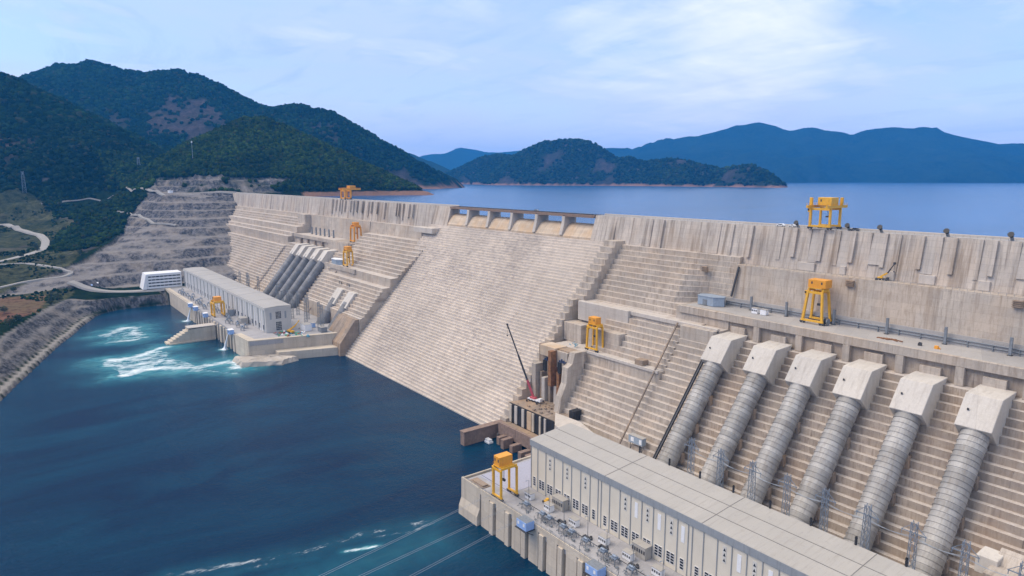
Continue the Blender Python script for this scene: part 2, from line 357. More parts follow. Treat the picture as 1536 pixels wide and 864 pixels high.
face('stepped_face', M['step'], closed(l3u + [(-61.5,70.6),(-62,62)] + steps(-70,61.8,34.2,.78,3.3) + [(-93,34),(-93.2,18)]), -370, -228, 14, .15, xend=xe)
b = MB(); b.exx([(-50,-6),(-50,35),(-97,33),(-113,12),(-114,-6)], [-266,-250,-226.5]); b.build('retaining_wall', M['dark_conc'], dam)
b = MB(); b.box(-384,-300,-63,-61,66.5,71.3); b.build('edge_beam', M['wall'], dam, bevel=.1)
b = MB(); b.box(-250,-213,-18,-8,113,118.3); b.build('concrete_ledge', M['pale'], dam, bevel=.1)
b = MB(); b.box(-590,-560.1,-19,-9,100,117.4); b.build('concrete_block', M['wall'], dam, bevel=.2)
slots = [-499,-487,-475,-468,-458,-441,-432,-421,-405,-389,-380,-364,-345,-316,-310,-301,-287,-278]
for i, x in enumerate(slots):
    w = 2.2 if i % 4 else 4; zb = 122 if i % 3 == 0 else 126
    b = MB(); b.add([(x-w,2,zb),(x,2,zb),(x,2,139.9),(x-w,2,139.9),(x-w,-4.6,zb),(x,-4.6,zb),(x,-2.4,139.9),(x-w,-2.4,139.9)],
                    [(0,3,2,1),(4,5,6,7),(0,1,5,4),(1,2,6,5),(2,3,7,6),(3,0,4,7)]); b.build('pilaster', M['upper'], dam)
# crest road, parapets and railings
b = MB()
for (xa, xb) in ((-1012,-205.1),(.1,520)): b.box(xa, xb, 9.02, 10.2, 134, 141.1); 
b.build('parapet', M['pale'], dam)
b = MB()
for (xa, xb) in ((-1012,520),): b.box(xa, xb, .25, 9, 140.02, 140.1)
b.build('crest_road', M['road_conc'], dam)
b = MB()
for i in range(0, 1530, 3): b.box(-1010+i-.05, -1010+i+.05, .3, .4, 140.1, 141.2)
for zz in (140.65, 141.15): b.box(-1010, 520, .31, .39, zz-.04, zz+.04)
b.build('railing', M['grey_steel'], dam)
b = MB()
for i in range(0, 390, 3): b.box(132+i-.05, 132+i+.05, -11.4, -11.3, 117, 118.2)
for zz in (117.6, 118.15): b.box(132, 520, -11.39, -11.31, zz-.04, zz+.04)
b.build('railing', M['grey_steel'], dam)
# guard pipes and stub posts on the road bench, runs of dark cable duct on the slope
b = MB()
for zz in (93.6, 95.0): b.tube((128,-14.5,zz),(520,-14.5,zz), .28, n=8)
for i in range(40): b.box(128+i*9.8, 128.3+i*9.8, -14.9,-14.1, 92.1, 95)
b.build('guard_pipe', M['grey_steel'], dam)
b = MB(); b.beam((118.6,-47.5,84),(118.6,-95,19.5), .8, .9); b.build('cable_duct', M['dark_conc'], dam)
b = MB(); b.beam((-352,-60,66),(-352,-97,21), 1.2, .9); b.build('cable_duct', M['dark_conc'], dam)
b = MB(); b.beam((134,-12.6,116),(131.2,-14.6,98), .9, .9); b.build('cable_duct', M['dark'], dam)
for (x, y, z) in ((110,-11.8,110.5),(199.8,-11.6,112.6),(272,-11.6,112.6)):
    b = MB(); b.box(x-1.8,x+1.8,y-1.6,y,z,z+3.2)
    for k in range(4): b.box(x-2.1,x+2.1,y-2.0,y-1.62,z+.3+k*.8,z+.6+k*.8)
    b.build('grating_box', M['dark_conc'], dam)
b = MB(); b.box(103,109,-66.2,-61,58.7,61.8); b.build('grating_box', M['dark_conc'], dam)
b = MB(); b.box(75.5,79.5,-93.2,-86.5,22,28); b.build('grating_box', M['black'], dam)
# ------------------------------------------------------------------ penstocks
def penstock(x, top, bot, w, rad, label, mat, ring=2.35, hw=6.5, blk=None, group='penstocks on the downstream face', xb=None):
    """top/bot: (y, z) of the pipe axis"""
    xb = x if xb is None else xb
    t = thing('penstock', (x, top[0], top[1]), label, 'penstock', group)
    p = Vector((x, top[0]+4, top[1]+5)); q = Vector((xb, bot[0], bot[1])); L = (q-p).length
    prof = []; s = 0
    while s < L-ring:
        prof += [(s, rad), (s+ring-.42, rad), (s+ring-.40, rad+.26), (s+ring-.03, rad+.26)]; s += ring
    prof += [(s, rad), (L, rad)]
    b = MB(); b.lathe(p, q, prof, 30); b.build('pipe', mat, t)
    yz = blk or [(-37.5,82.6),(-52.6,82.0),(-61.6,70.6),(-52.5,62.5)]
    b = MB(); n = len(yz)
    b.add([(x-hw,yy,zz) for yy,zz in yz]+[(x+hw,yy,zz) for yy,zz in yz], [tuple(range(n)), tuple(range(n,2*n))[::-1]]+[(i,(i+1)%n,n+(i+1)%n,n+i) for i in range(n)])
    a = b.build('anchor_block', M['block'], t, bevel=.18)
    d = (q-p).normalized()     # saddles that carry the pipe
    for k in range(3):
        c = p + d*(L*(.3+.25*k)); b = MB(); b.box(c.x-rad-.5, c.x+rad+.5, c.y-.2, c.y+2.2, c.z-rad-1.5, c.z-1.2)
        b.build('saddle', M['dark_conc'], t)
    return t
pos = ['leftmost of six','second of six from the left','third of six from the left','fourth of six from the left','fifth of six from the left','rightmost of six']
for i, x in enumerate((152.4,178.6,202.0,225.6,250.6,275.5)):
    t = penstock(x, (-58.6,65.6), (-97.5,17.5), 13, 5.0, 'thick banded grey penstock above the near powerhouse, '+pos[i], M['pipe'])
    b = MB(); b.box(x-3.9,x-3.2,-57.5,-57.2,76.3,77.2); hb = b.build('hatch', M['dark'], t)
    if i == 0:
        b = MB(); b.beam((145.8,-56,72),(145.8,-98,19), .7, 1.2); b.beam((144.6,-56,72),(144.6,-98,19), .35, .9); b.build('cable_tray', M['dark'], t)
fp = ['leftmost of five','second of five from the left','middle one of five','fourth of five from the left','rightmost of five']
for i, x in enumerate((-502,-478,-453.5,-429,-404.5)):
    penstock(x, (-58.6,65.6), (-97.5,17.5), 13, 5.6, 'dark grey penstock above the far powerhouse, '+fp[i], M['pipe_far'], ring=4.0, group='penstocks of the far powerhouse', hw=6.6)
for i, x in enumerate((-302,-271.5)):
    penstock(x, (-87,35), (-103,14), 13, 6.2, ('left','right')[i]+' one of two short low penstocks beside the far powerhouse yard', M['pipe_far'], ring=4.0, hw=7.5,
             blk=[(-66,52.5),(-80,52),(-90.5,38),(-82,30)], group='short low penstocks')

# ------------------------------------------------------------------ gantry cranes
def gantry(loc, lx, ly, h, house, label, paint, box, over=(0,0), splay=0.0, t=1.0, rz=0, hz=0, ladder=True):
    """portal crane: lx along its rails, ly across; house=(cx,cy,sx,sy,sz) on the top frame"""
    th = thing('gantry_crane', loc, label, 'gantry crane', 'yellow gantry cranes', rz)
    X, Y, Z = loc
    for sx in (-1,1):
        for sy in (-1,1):
            b = MB(); b.beam((X+sx*lx/2, Y+sy*ly/2, Z+1.3), (X+sx*(lx/2-splay*lx), Y+sy*(ly/2-splay*ly), Z+h), t, t*1.15)
            b.build('leg', M[paint], th, bevel=.04)
            b = MB()
            for k in (-1,1): b.tube((X+sx*lx/2+k*.8, Y+sy*ly/2-.3, Z+.45),(X+sx*lx/2+k*.8, Y+sy*ly/2+.3, Z+.45), .45, n=14)
            b.box(X+sx*lx/2-1.4, X+sx*lx/2+1.4, Y+sy*ly/2-.55, Y+sy*ly/2+.55, Z+.55, Z+1.25)
            b.build('bogie', M['dark'], th)
    ux, uy = lx/2-splay*lx, ly/2-splay*ly
    for sy in (-1,1):
        b = MB(); b.box(X-lx/2-.8, X+lx/2+.8, Y+sy*ly/2-t*.5, Y+sy*ly/2+t*.5, Z+1.2, Z+1.2+t); b.build('sill_beam', M[paint], th, bevel=.04)
        b = MB(); b.box(X-ux-.5, X+ux+.5, Y+sy*uy-t*.45, Y+sy*uy+t*.45, Z+h-t*1.2, Z+h-.02); b.build('end_beam', M[paint], th, bevel=.04)
    for sx in (-1,1):
        b = MB(); b.box(X+sx*ux-t*.5, X+sx*ux+t*.5, Y-uy-over[0], Y+uy+over[1], Z+h, Z+h+t*1.4); b.build('main_girder', M[paint], th, bevel=.04)
        b = MB()
        yy = Y-uy-over[0]
        while yy <= Y+uy+over[1]: b.box(X+sx*(ux+t*.5)-.05, X+sx*(ux+t*.5)+.05, yy, yy+.08, Z+h+t*1.4, Z+h+t*1.4+1.1); yy += 1.5
        b.box(X+sx*(ux+t*.5)-.05, X+sx*(ux+t*.5)+.05, Y-uy-over[0], Y+uy+over[1], Z+h+t*1.4+1.05, Z+h+t*1.4+1.15)
        b.build('handrail', M[paint], th)
    b = MB(); b.box(X-ux-t*.5-1.5, X-ux-t*.5-.05, Y-uy+.2, Y-uy+2.2, Z+h-2.4, Z+h-.1); cb = b.build('cab', M[paint], th, bevel=.05)
    b = MB(); b.box(X-ux-t*.5-1.54, X-ux-t*.5-.2, Y-uy+.14, Y-uy+1.6, Z+h-1.6, Z+h-.5); b.build('cab_window', M['glass'], cb)
    cx, cy, sx, sy, sz = house
    b = MB(); b.box(X+cx-sx/2, X+cx+sx/2, Y+cy-sy/2, Y+cy+sy/2, Z+h+t*1.42+hz, Z+h+t*1.42+hz+sz); hs = b.build('machinery_house', M[box], th, bevel=.1)
    for k in (-.28,.28):
        b = MB(); b.box(X+cx+sx*k-.4, X+cx+sx*k+.4, Y+cy-sy/2-.04, Y+cy-sy/2+.1, Z+h+t*1.42+hz+sz*.45, Z+h+t*1.42+hz+sz*.75); b.build('vent', M['dark'], hs)
    b = MB(); b.box(X-ux+.3, X+ux-.3, Y+cy-sy/2-.3, Y+cy+sy/2+.3, Z+h+t*1.4, Z+h+t*1.4+hz+.02); b.build('trolley', M[paint], th)
    b = MB(); b.tube((X+cx,Y+cy,Z+h),(X+cx,Y+cy,Z+h*.62), .09, n=6); b.tube((X+cx+.8,Y+cy,Z+h),(X+cx+.8,Y+cy,Z+h*.62), .09, n=6); b.box(X+cx-.6,X+cx+1.4,Y+cy-.4,Y+cy+.4,Z+h*.55,Z+h*.62); b.build('hoist', M['dark'], th)
    b = MB(); lxp = X-lx/2-.9
    b.beam((lxp,Y-ly/2-.3,Z+1.3),(lxp+splay*lx,Y-uy-.3,Z+h), .1); b.beam((lxp,Y-ly/2+.4,Z+1.3),(lxp+splay*lx,Y-uy+.4,Z+h), .1)
    for k in range(int(h/.6)):
        f = (k+.5)/int(h/.6); b.beam((lxp+f*splay*lx,Y-ly/2-.3+f*(ly/2-uy),Z+1.3+f*(h-1.3)),(lxp+f*splay*lx,Y-ly/2+.4+f*(ly/2-uy),Z+1.3+f*(h-1.3)), .06)
    b.build('ladder', M[paint], th)
    return th
g = gantry((175.5,3.6,140.1), 11, 10.5, 11.6, (1,0,8.5,6,4.2), 'big yellow gantry crane with overhanging girders on the right part of the dam crest', 'yellow', 'yellow', over=(4.5,6.5), t=1.05)
X0,Y0,Z0 = 175.5,3.6,140.1
b = MB()
for sx in (-1,1):
    for yy in (-5.6, 6.2): b.box(X0+sx*5.5-.7,X0+sx*5.5+.7,Y0+yy-.7,Y0+yy+.7,Z0+13,Z0+17.2)
b.build('mast', M['yellow'], g, bevel=.05)
gantry((-471,4.6,140.1), 12, 8, 12.4, (1.5,7,10,8,3.4), 'distant yellow gantry crane on the left dam crest before the green hill', 'orange', 'orange', over=(3,14), t=1.6)
g = gantry((187,-19.5,92.1), 10.5, 8.5, 17.2, (.6,0,9.5,6.5,4.2), 'tall yellow gantry crane with splayed legs and orange box on the right intake road', 'yellow', 'orange', splay=.14, t=1.05, hz=.5)
gantry((65.5,-62.6,58.7), 9, 5.6, 15.8, (-.6,0,6.6,4.8,4.2), 'yellow gantry crane on the concrete ledge just right of the stepped spillway', 'yellow', 'orange', splay=.06, t=.95, hz=.4)
gantry((126.0,-179.3,18.1), 6, 9.2, 15.2, (-.2,-1,4.6,7.6,4.6), 'yellow gantry crane with an orange box at the left corner of the near powerhouse deck', 'yellow', 'orange', t=.85, hz=.3)
gantry((-404,-178.5,18.1), 12, 10.5, 15.5, (0,0,8,7,4.2), 'yellow gantry crane on the far powerhouse deck behind the stepped guide wall', 'yellow', 'orange', t=1.5)
gantry((-384,-22.5,92.1), 11, 9, 18.5, (0,0,7,6,3.5), 'upper of two yellow gantry cranes on the benches left of the stepped spillway', 'orange', 'orange', t=1.4, splay=.05)
gantry((-331,-56.3,71.2), 10, 7, 17, (0,0,8,6,3.6), 'lower of two yellow gantry cranes on the benches left of the stepped spillway', 'yellow', 'orange', t=1.2, splay=.05)

# ------------------------------------------------------------------ near powerhouse
PX0, PX1 = 126.0, 352.0; PF, PB = -163.6, -138.0
ph = thing('powerhouse', (PX0, PF, 18.1), 'long cream powerhouse with a pale sheet roof in the right foreground', 'powerhouse', 'powerhouses')
b = MB(); b.box(PX0, PX1, PF, PB, 18.1, 42.3); b.build('wall', M['cream'], ph)
b = MB(); b.box(PX0-.35, PX1, PF-.45, PF-.02, 40.0, 42.9); b.box(PX0-.4, PX0-.02, PF-.01, PB, 40.0, 42.9); b.build('fascia', M['fascia'], ph)
b = MB(); yc = -151.5
rp = [(PF-.3,42.35),(PF-.3,43.0),(-155.5,43.7),(-147,44.45),(PB+.5,45.1),(PB+.5,42.35)]
b.exx(rp, [PX0-.5, 173, 227, 281, PX1]); rf = b.build('roof', M['roof'], ph)
b = MB()
for y, z in ((-155.5,43.72),(-147,44.47)): b.box(PX0-.5, PX1, y-.16, y+.16, z-.1, z+.07)
for x in (176.5, 226.2, 276): b.exx([(yy, zz+.10) for yy, zz in rp[1:5]]+[(yy, zz-.1) for yy, zz in rp[1:5][::-1]], [x-.12, x+.12])
b.build('roof_seam', M['seam'], rf)
edges = []; x = 126.3; k = 0
while x < PX1: 
    edges.append(x); k += 1
    x += 1.9 if k % 9 == 0 else (6.0 if k % 9 not in (1, 8) else 5.0)
for e in edges:
    b = MB(); b.box(e-.15, e+.15, PF-.26, PF-.012, 18.2, 39.98); b.build('downpipe', M['fascia'], ph)
for i in range(len(edges)-1):
    xa, xb = edges[i], edges[i+1]
    if xb-xa < 3: continue
    pair = 1 if xb-xa < 5.5 else 2; xc = (xa+xb)/2
    for j in range(pair):
        w = 1.8; c = xc+(j-.5)*2.0 if pair == 2 else xc
        if i % 9 == 3 and False: continue
        b = MB()
        for (a0,a1,z0,z1) in ((c-w/2,c-w/2+.08,20.2,24.8),(c+w/2-.08,c+w/2,20.2,24.8),(c-w/2+.08,c+w/2-.08,20.2,20.3),(c-w/2+.08,c+w/2-.08,24.7,24.8),(c-w/2+.08,c+w/2-.08,21.35,21.47),(c-w/2+.08,c+w/2-.08,22.5,22.62),(c-w/2+.08,c+w/2-.08,23.65,23.77)):
            b.box(a0,a1,PF-.16,PF-.012,z0,z1)
        wn = b.build('window', M['white'], ph)
        b = MB(); b.box(c-w/2+.08,c+w/2-.08,PF-.07,PF-.011,20.3,24.7); b.build('pane', M['glass'], wn)
    if i % 9 in (2,4,6):
        b = MB(); b.box(xc-.75,xc+.75,PF-.10,PF-.012,32.0,38.4); vp = b.build('vent_panel', M['panel'], ph)
        for q in range(3):
            b = MB(); z = 32.5+q*2.0; b.add([(xc-.55,PF-.14,z),(xc+.55,PF-.14,z),(xc,PF-.14,z+1.25),(xc-.55,PF-.08,z),(xc+.55,PF-.08,z),(xc,PF-.08,z+1.25)],[(0,1,2),(3,5,4),(0,3,4,1),(1,4,5,2),(2,5,3,0)])
            b.build('vent', M['glass'], vp)
    elif i % 9 in (3,5,7) and i > 9:
        b = MB(); b.box(xc-.8,xc+.8,PF-.10,PF-.012,31.4,38.0); b.build('vent_panel', M['white'], ph)

# near powerhouse deck: a platform with draft tube piers standing in the water
nd = thing('powerhouse_deck', (99,-186,18), 'pale concrete tailrace deck of the near powerhouse on tall piers in the water', 'deck')
b = MB(); b.prism([(99,-184.8),(352,-184.8),(352,-90),(95,-90),(95,-130),(99,-150)], 13.8, 18.0); b.build('deck_slab', M['deck_conc'], nd)
b = MB(); b.prism([(102,-182.0),(352,-182.0),(352,-92),(97,-92),(97,-130),(102,-150)], -6, 13.79); b.build('back_wall', M['tail'], nd)
b = MB(); b.exx([(-179.9,-6),(-187.6,-6),(-187.2,4.5),(-185.6,8.5),(-185.4,19.0),(-184.4,19.0),(-184.4,13.8),(-179.9,13.7)], [97.2,113.5]); 
b.exx([(-184.3,-6),(-184.3,18.9),(-140,18.9),(-140,-6)], [97.4,98.2]); b.build('corner_pier', M['tail'], nd)
b = MB(); b.box(112.55,352,-185.3,-184.82,16.2,19.0); b.build('parapet', M['tail'], nd)
for i in range(20):
    x = 114.4+i*12.3
    for xa, wd, yf in ((x, 6.7, -185.25), (x+7.9, 3.0, -186.1)):
        b = MB(); b.exx([(-182.1,-6),(yf-.4,-6),(yf,16.15),(-182.1,16.15)], [xa, xa+wd]); b.build('pier', M['tail'], nd, bevel=.15)
b = MB()
for x0 in range(100, 352, 3): b.box(x0-.04,x0+.04,-185.2,-185.1,19,20.1)
for zz in (19.55,20.05): b.box(98.5,352,-185.19,-185.11,zz-.04,zz+.04)
b.build('railing', M['grey_steel'], nd)
b = MB(); b.box(101,113,-183.5,-178.5,18.02,18.3); b.box(103,112,-182.6,-179.4,18.3,18.9)
b.build('hatch_cover', M['dark_conc'], nd)
b = MB(); b.box(100,125,-176,-141,18.01,18.12); b.build('coated_floor', plain('lavender_floor',(.38,.38,.45),.7,var=.1), nd)
b = MB()
for yy in (-183.9,-175.0): b.box(100,352,yy-.1,yy+.1,18.01,18.2)
b.build('crane_rail', M['dark'], nd)

def kiosk(loc, sx, sy, sz, label, name='equipment_kiosk', cat='kiosk', group='white kiosks on the near deck', mat='white', louv=True):
    t = thing(name, loc, label, cat, group); x, y, z = loc
    b = MB(); b.box(x-sx/2,x+sx/2,y-sy/2,y+sy/2,z+.15,z+sz); b.build('cabinet', M[mat], t, bevel=.06)
    b = MB(); b.box(x-sx/2-.15,x+sx/2+.15,y-sy/2-.15,y+sy/2+.15,z+sz+.01,z+sz+.18); b.build('roof', M['roof'], t)
    b = MB(); b.box(x-sx/2-.1,x+sx/2+.1,y-sy/2-.1,y+sy/2+.1,z,z+.14); b.build('plinth', M['deck_conc'], t)
    if louv:
        b = MB(); n = max(2, int(sx/1.1))
        for k in range(n):
            c = x-sx/2+(k+.5)*sx/n; b.box(c-sx/n*.32,c+sx/n*.32,y-sy/2-.05,y-sy/2+.03,z+sz*.45,z+sz*.75)
        b.build('louvre', M['dark'], t)
    return t
for i, (x, y) in enumerate(((134.5,-171.2),(148.9,-171.4),(165.6,-171.2),(183.9,-171.2),(198.1,-171.8),(212.6,-171),(228,-171.3),(243,-171.2))):
    kiosk((x,y,18.02), 4.4, 2.6, 3.2, 'small white equipment kiosk on the near powerhouse deck, %s from the yellow gantry crane' % ORD[i])
for i, x in enumerate((150.4,199.6,249)):
    kiosk((x,-165.9,18.02), 7.2, 3.8, 5.2, 'large grey-white cabinet with dark louvres against the near powerhouse wall, %s from the left' % ORD[i], 'transformer_cabinet', 'cabinet', 'cabinets against the powerhouse wall', 'roof')
# gate hoists on the deck
for i, x in enumerate((141.4,153,157.6,166.9,172,180.7,190.7,197,206,215,223,232)):
    t = thing('gate_hoist', (x,-178.6,18.02), 'grey steel gate hoist on the near deck edge, %s from the deck corner' % ORD[i], 'gate hoist', 'gate hoists on the near deck')
    rr = random.Random(i); b = MB()
    for sx in (-1.6,1.6):
        for sy in (-1.6,1.6): b.beam((x+sx,-178.6+sy,18.02),(x+sx*.8,-178.6+sy*.8,20.6), .22)
    for sx in (-1.4,1.4): b.beam((x+sx,-180.2,20.5),(x+sx,-177,20.5), .25)
    for k in range(3): b.beam((x-1.9,-180+k*1.3,18.8+k*.5),(x+1.9,-180+k*1.3,18.8+k*.5), .14)
    b.build('frame', M['grey_steel'], t); b = MB()
    for k in range(16):
        a = rr.uniform(-5,5); yb = rr.uniform(-183,-175.4); l = rr.uniform(.5,2.6); zb = 18.2+rr.uniform(0,1.6)
        if k % 3: b.beam((x+a,yb,zb),(x+a+(l if k % 2 else 0),yb+(0 if k % 2 else l*.7),zb), rr.uniform(.12,.4))
        else: b.beam((x+a,yb,18.02),(x+a,yb,18.6+rr.uniform(.3,1.6)), .16)
    tag(b.build('pipework', M['grey_steel'], t), kind='stuff')
    b = MB(); b.box(x-1.5,x+1.5,-179.8,-177.4,20.65,20.85); b.tube((x-.9,-178.6,21.3),(x+.9,-178.6,21.3), .55, n=12); b.box(x+1.0,x+1.5,-179.1,-178.1,20.85,21.7); b.build('winch', M['galv'], t)
    b = MB(); b.box(x-3.4,x-2.2,-177.4,-176.4,18.02,19.3+rr.random()*.6); b.box(x+2.3,x+3.6,-180.6,-179.8,18.02,18.9); b.build('control_box', M['grey_steel'], t)
for i, x in enumerate((160.5,177,186.5,203,220)):
    t = tag(MB().box(x-2.2,x+2.2,-174.2,-173.2,18.02,18.7).box(x-1.8,x-1.1,-175.3,-174.5,18.02,19).box(x+.3,x+1.1,-173,-172.3,18.02,18.9).box(x-.6,x+0,-175.6,-175,18.02,18.6).build('cable_rack', M['dark'], None),
        'low dark rack of cables on the near deck, %s one from the left' % ORD[i], 'cable rack', 'cable racks on the near deck')
for i, (x, y) in enumerate(((137.6,-174.2),(153.9,-175.6),(163.2,-175),(178.5,-175.4),(190.7,-176.5),(204.8,-176.5),(219,-176),(233,-176))):
    t = thing('lamp_post', (x,y,18.02), 'thin grey lamp post on the near powerhouse deck, %s from the left' % ORD[i], 'lamp post', 'lamp posts on the near deck')
    b = MB(); b.tube((x,y,18.02),(x,y,29.2), .16, .09, n=8); b.build('pole', M['grey_steel'], t)
    b = MB(); b.beam((x,y,29.0),(x,y-1.3,29.4), .1); b.box(x-.18,x+.18,y-1.9,y-1.1,29.3,29.45); b.build('lamp_head', M['galv'], t)
for i, x in enumerate((152.3,196.0,240)):
    t = thing('hanging_cabin', (x,-187.4,18.2), 'pale blue cabin hung on the near powerhouse deck edge, %s from the left' % ORD[i], 'cabin', 'blue cabins on the deck edges')
    b = MB(); b.box(x-3.4,x+3.4,-190.2,-185.5,16.8,20.6); b.build('body', M['blue'], t, bevel=.1)
    b = MB(); b.box(x-3.3,x+3.3,-190.1,-185.6,20.61,20.7); b.build('roof', M['grey_steel'], t)
    for a in (-2.6,1.2): b = MB(); b.box(x+a,x+a+1.2,-190.27,-190.16,18.4,19.8); b.build('window', M['white'], t)
    b = MB(); b.box(x-3.8,x+3.8,-190.8,-185.4,16.45,16.78); b.beam((x-3.4,-190,16.45),(x-3.4,-186.1,14), .3); b.beam((x+3.4,-190,16.45),(x+3.4,-186.1,14), .3); b.build('bracket', M['dark'], t)
# small yellow loader by the wall
t = thing('wheel_loader', (143.5,-168.2,18.02), 'small yellow loader parked by the near powerhouse wall beside a cabinet', 'loader')
b = MB(); b.box(142.2,145.2,-169,-167.4,18.6,19.8); b.box(143.2,144.8,-168.9,-167.5,19.8,21); b.build('body', M['yellow'], t, bevel=.1)
for wx in (142.7,144.7):
    for wy in (-169.2,-167.5):
        b = MB(); b.tube((wx,wy,18.6),(wx,wy+.35,18.6), .58, n=14); b.build('wheel', M['black'], t)
b = MB(); b.box(141.2,142.1,-169.1,-167.3,18.3,19.1); b.beam((142.1,-168.2,18.8),(143,-168.2,19.6), .25); b.build('bucket', M['dark'], t)

# lattice masts in the yards
def lattice(loc, h, w, label, group, mat='galv', arm=True):
    t = thing('lattice_tower', loc, label, 'lattice tower', group); x, y, z = loc
    b = MB(); c = [(-1,-1),(1,-1),(1,1),(-1,1)]; n = int(h/3); th = max(.12, w*.07)
    wd = lambda f: w/2*(1-.35*f)
    for i in range(4):
        b.beam((x+c[i][0]*wd(0),y+c[i][1]*wd(0),z),(x+c[i][0]*wd(1),y+c[i][1]*wd(1),z+h), th)
        j = (i+1) % 4
        for k in range(n):
            f0, f1 = k/n, (k+1)/n
            b.beam((x+c[i][0]*wd(f0),y+c[i][1]*wd(f0),z+f0*h),(x+c[j][0]*wd(f1),y+c[j][1]*wd(f1),z+f1*h), th*.6)
            b.beam((x+c[j][0]*wd(f0),y+c[j][1]*wd(f0),z+f0*h),(x+c[i][0]*wd(f1),y+c[i][1]*wd(f1),z+f1*h), th*.6)
    b.build('mast', M[mat], t)
    if arm:
        b = MB(); b.beam((x-w*1.6,y,z+h*.86),(x+w*1.6,y,z+h*.86), th*1.6); b.beam((x-w*1.6,y,z+h*.86),(x,y,z+h*.98), th); b.beam((x+w*1.6,y,z+h*.86),(x,y,z+h*.98), th)
        for s in (-1.5,0,1.5): b.tube((x+w*s,y,z+h*.86),(x+w*s,y-.2,z+h*.86-1.4), .12, n=6)
        b.build('crossarm', M[mat], t)
    return t
l0 = None
for i, x in enumerate((181,197,213,229,245,261,277,293,309)):
    lb = 'blue-grey lattice tower behind the near powerhouse roof, %s from the left' % ORD[i]
    if l0 is None: l0 = lattice((x,-112,18.02), 30.5, 2.6, lb, 'lattice towers behind the near powerhouse')
    else: copy_tree(l0, (x,-112,18.02), lb)
for i, x in enumerate((172,189,205,221,237,253,269,285)):
    t = thing('surge_arrester', (x,-140.5+3,18.02), 'short black bushing standing just behind the near powerhouse roof edge, %s from the left' % ORD[i], 'bushing', 'black bushings behind the roof')
    b = MB(); b.box(x-1.6,x+1.6,-139.0,-136,18.02,24); b.tube((x,-137.5,24),(x,-137.5,40), .5, n=10); b.build('support', M['grey_steel'], t)
    b = MB(); b.lathe((x,-137.5,40),(x+.001,-137.5,48.2), [(q*.5,(.5 if q % 2 else .38)) for q in range(17)], 10); b.build('insulator', M['black'], t)
l1 = None
spots = [(-372,-118),(-358,-106),(-342,-118),(-328,-106),(-312,-114),(-390,-106),(-408,-112),(-280,-112),(-262,-116),(-425,-106),(-520,-112),(-540,-108),(-560,-112),(-500,-106)]
for i, (x, y) in enumerate(spots):
    lb = 'thin grey lattice tower behind the far powerhouse, %s from the spillway side' % ORD[sorted(range(14), key=lambda q: -spots[q][0]).index(i)]
    if l1 is None: l1 = lattice((x,y,18.02), 27, 2.8, lb, 'lattice towers behind the far powerhouse', 'grey_steel')
    else: copy_tree(l1, (x,y,18.02), lb)

b = MB(); xs = [181+16*i for i in range(9)]
for k, (dx, zz) in enumerate(((-1.2,43.0),(0,43.0),(1.2,43.0))):
    for i in range(8):
        p = Vector((xs[i]+dx,-112.3,zz)); q = Vector((xs[i+1]+dx,-112.3,zz)); m = 8
        pts = [p+(q-p)*(t/m)-Vector((0,0,1.1*4*(t/m)*(1-t/m))) for t in range(m+1)]
        for t in range(m): b.tube(pts[t], pts[t+1], .05, n=4, caps=False)
tag(b.build('overhead_wire', M['galv']), 'thin wires strung between the lattice towers behind the near powerhouse', 'wire')
# ------------------------------------------------------------------ far powerhouse and its deck
FX0, FX1 = -650.0, -288.0; FF, FB = -162.5, -137.5
fpw = thing('powerhouse', (FX0, FF, 18.1), 'long grey-white powerhouse with a flat pale roof at the far end of the river', 'powerhouse', 'powerhouses')
b = MB(); b.box(FX0, FX1, FF, FB, 18.1, 41.9); b.build('wall', M['cream_far'], fpw)
b = MB(); b.box(FX0-.3, FX1+.3, FF-.6, FF-.02, 40.2, 43); b.box(FX1+.02, FX1+.5, FF-.01, FB, 40.6, 43); b.build('fascia', M['cream_far'], fpw)
b = MB(); b.exx([(FF-.4,41.95),(FF-.4,43.1),(-150,44.0),(FB+.4,43.4),(FB+.4,41.95)], [FX0-.4+i*(FX1-FX0+.8)/8 for i in range(9)]); rf = b.build('roof', M['roof'], fpw)
b = MB()
for i in range(1,8):
    x = FX0+i*(FX1-FX0)/8; b.exx([(FF-.45,43.2),(-150,44.1),(FB+.45,43.5),(FB+.45,43.3),(-150,43.9),(FF-.45,43.0)], [x-.2, x+.2])
b.build('roof_seam', M['grey_steel'], rf)
for i in range(58):
    x = FX0+4+i*6.2; w = .55 if i % 3 else 1.0
    b = MB(); b.box(x-w, x+w, FF-.35, FF-.012, 18.2, 40.15); b.build('pilaster', M['white' if i % 3 else 'fascia'], fpw)
for i in range(0, 57, 2):
    x = FX0+7+i*6.2; b = MB(); b.box(x-1.3,x+1.3,FF-.2,FF-.012,20.4,25); b.build('window', M['glass'], fpw)
for (ya,yb,z0,z1) in ((-152.6,-147.4,31.2,38.4),(-152.6,-147.4,19.5,28.2)):
    b = MB(); b.box(FX1+.012,FX1+.10,ya,yb,z0,z1); w = b.build('window', M['glass'], fpw)
    b = MB()
    for k in range(1,4): yy = ya+(yb-ya)*k/4; b.box(FX1+.02,FX1+.2,yy-.13,yy+.13,z0,z1)
    for k in range(0,6): zz = z0+(z1-z0)*k/5; b.box(FX1+.02,FX1+.19,ya-.1,yb+.1,zz-.14,zz+.14)
    b.build('frame', M['cream_far'], w)
for yc in (-157.5,-143):
    b = MB(); b.box(FX1+.012,FX1+.12,yc-.9,yc+.9,31,38); b.build('window', M['fascia'], fpw)
fd = thing('powerhouse_deck', (FX0,-188,18), 'pale concrete tailrace deck and yard of the far powerhouse rising from the water', 'deck')
b = MB(); b.prism([(-640,-188),(-380,-188),(-262,-186),(-243,-100),(-243,-86),(-640,-86)], 14, 18.0); b.build('deck_slab', M['deck_conc'], fd)
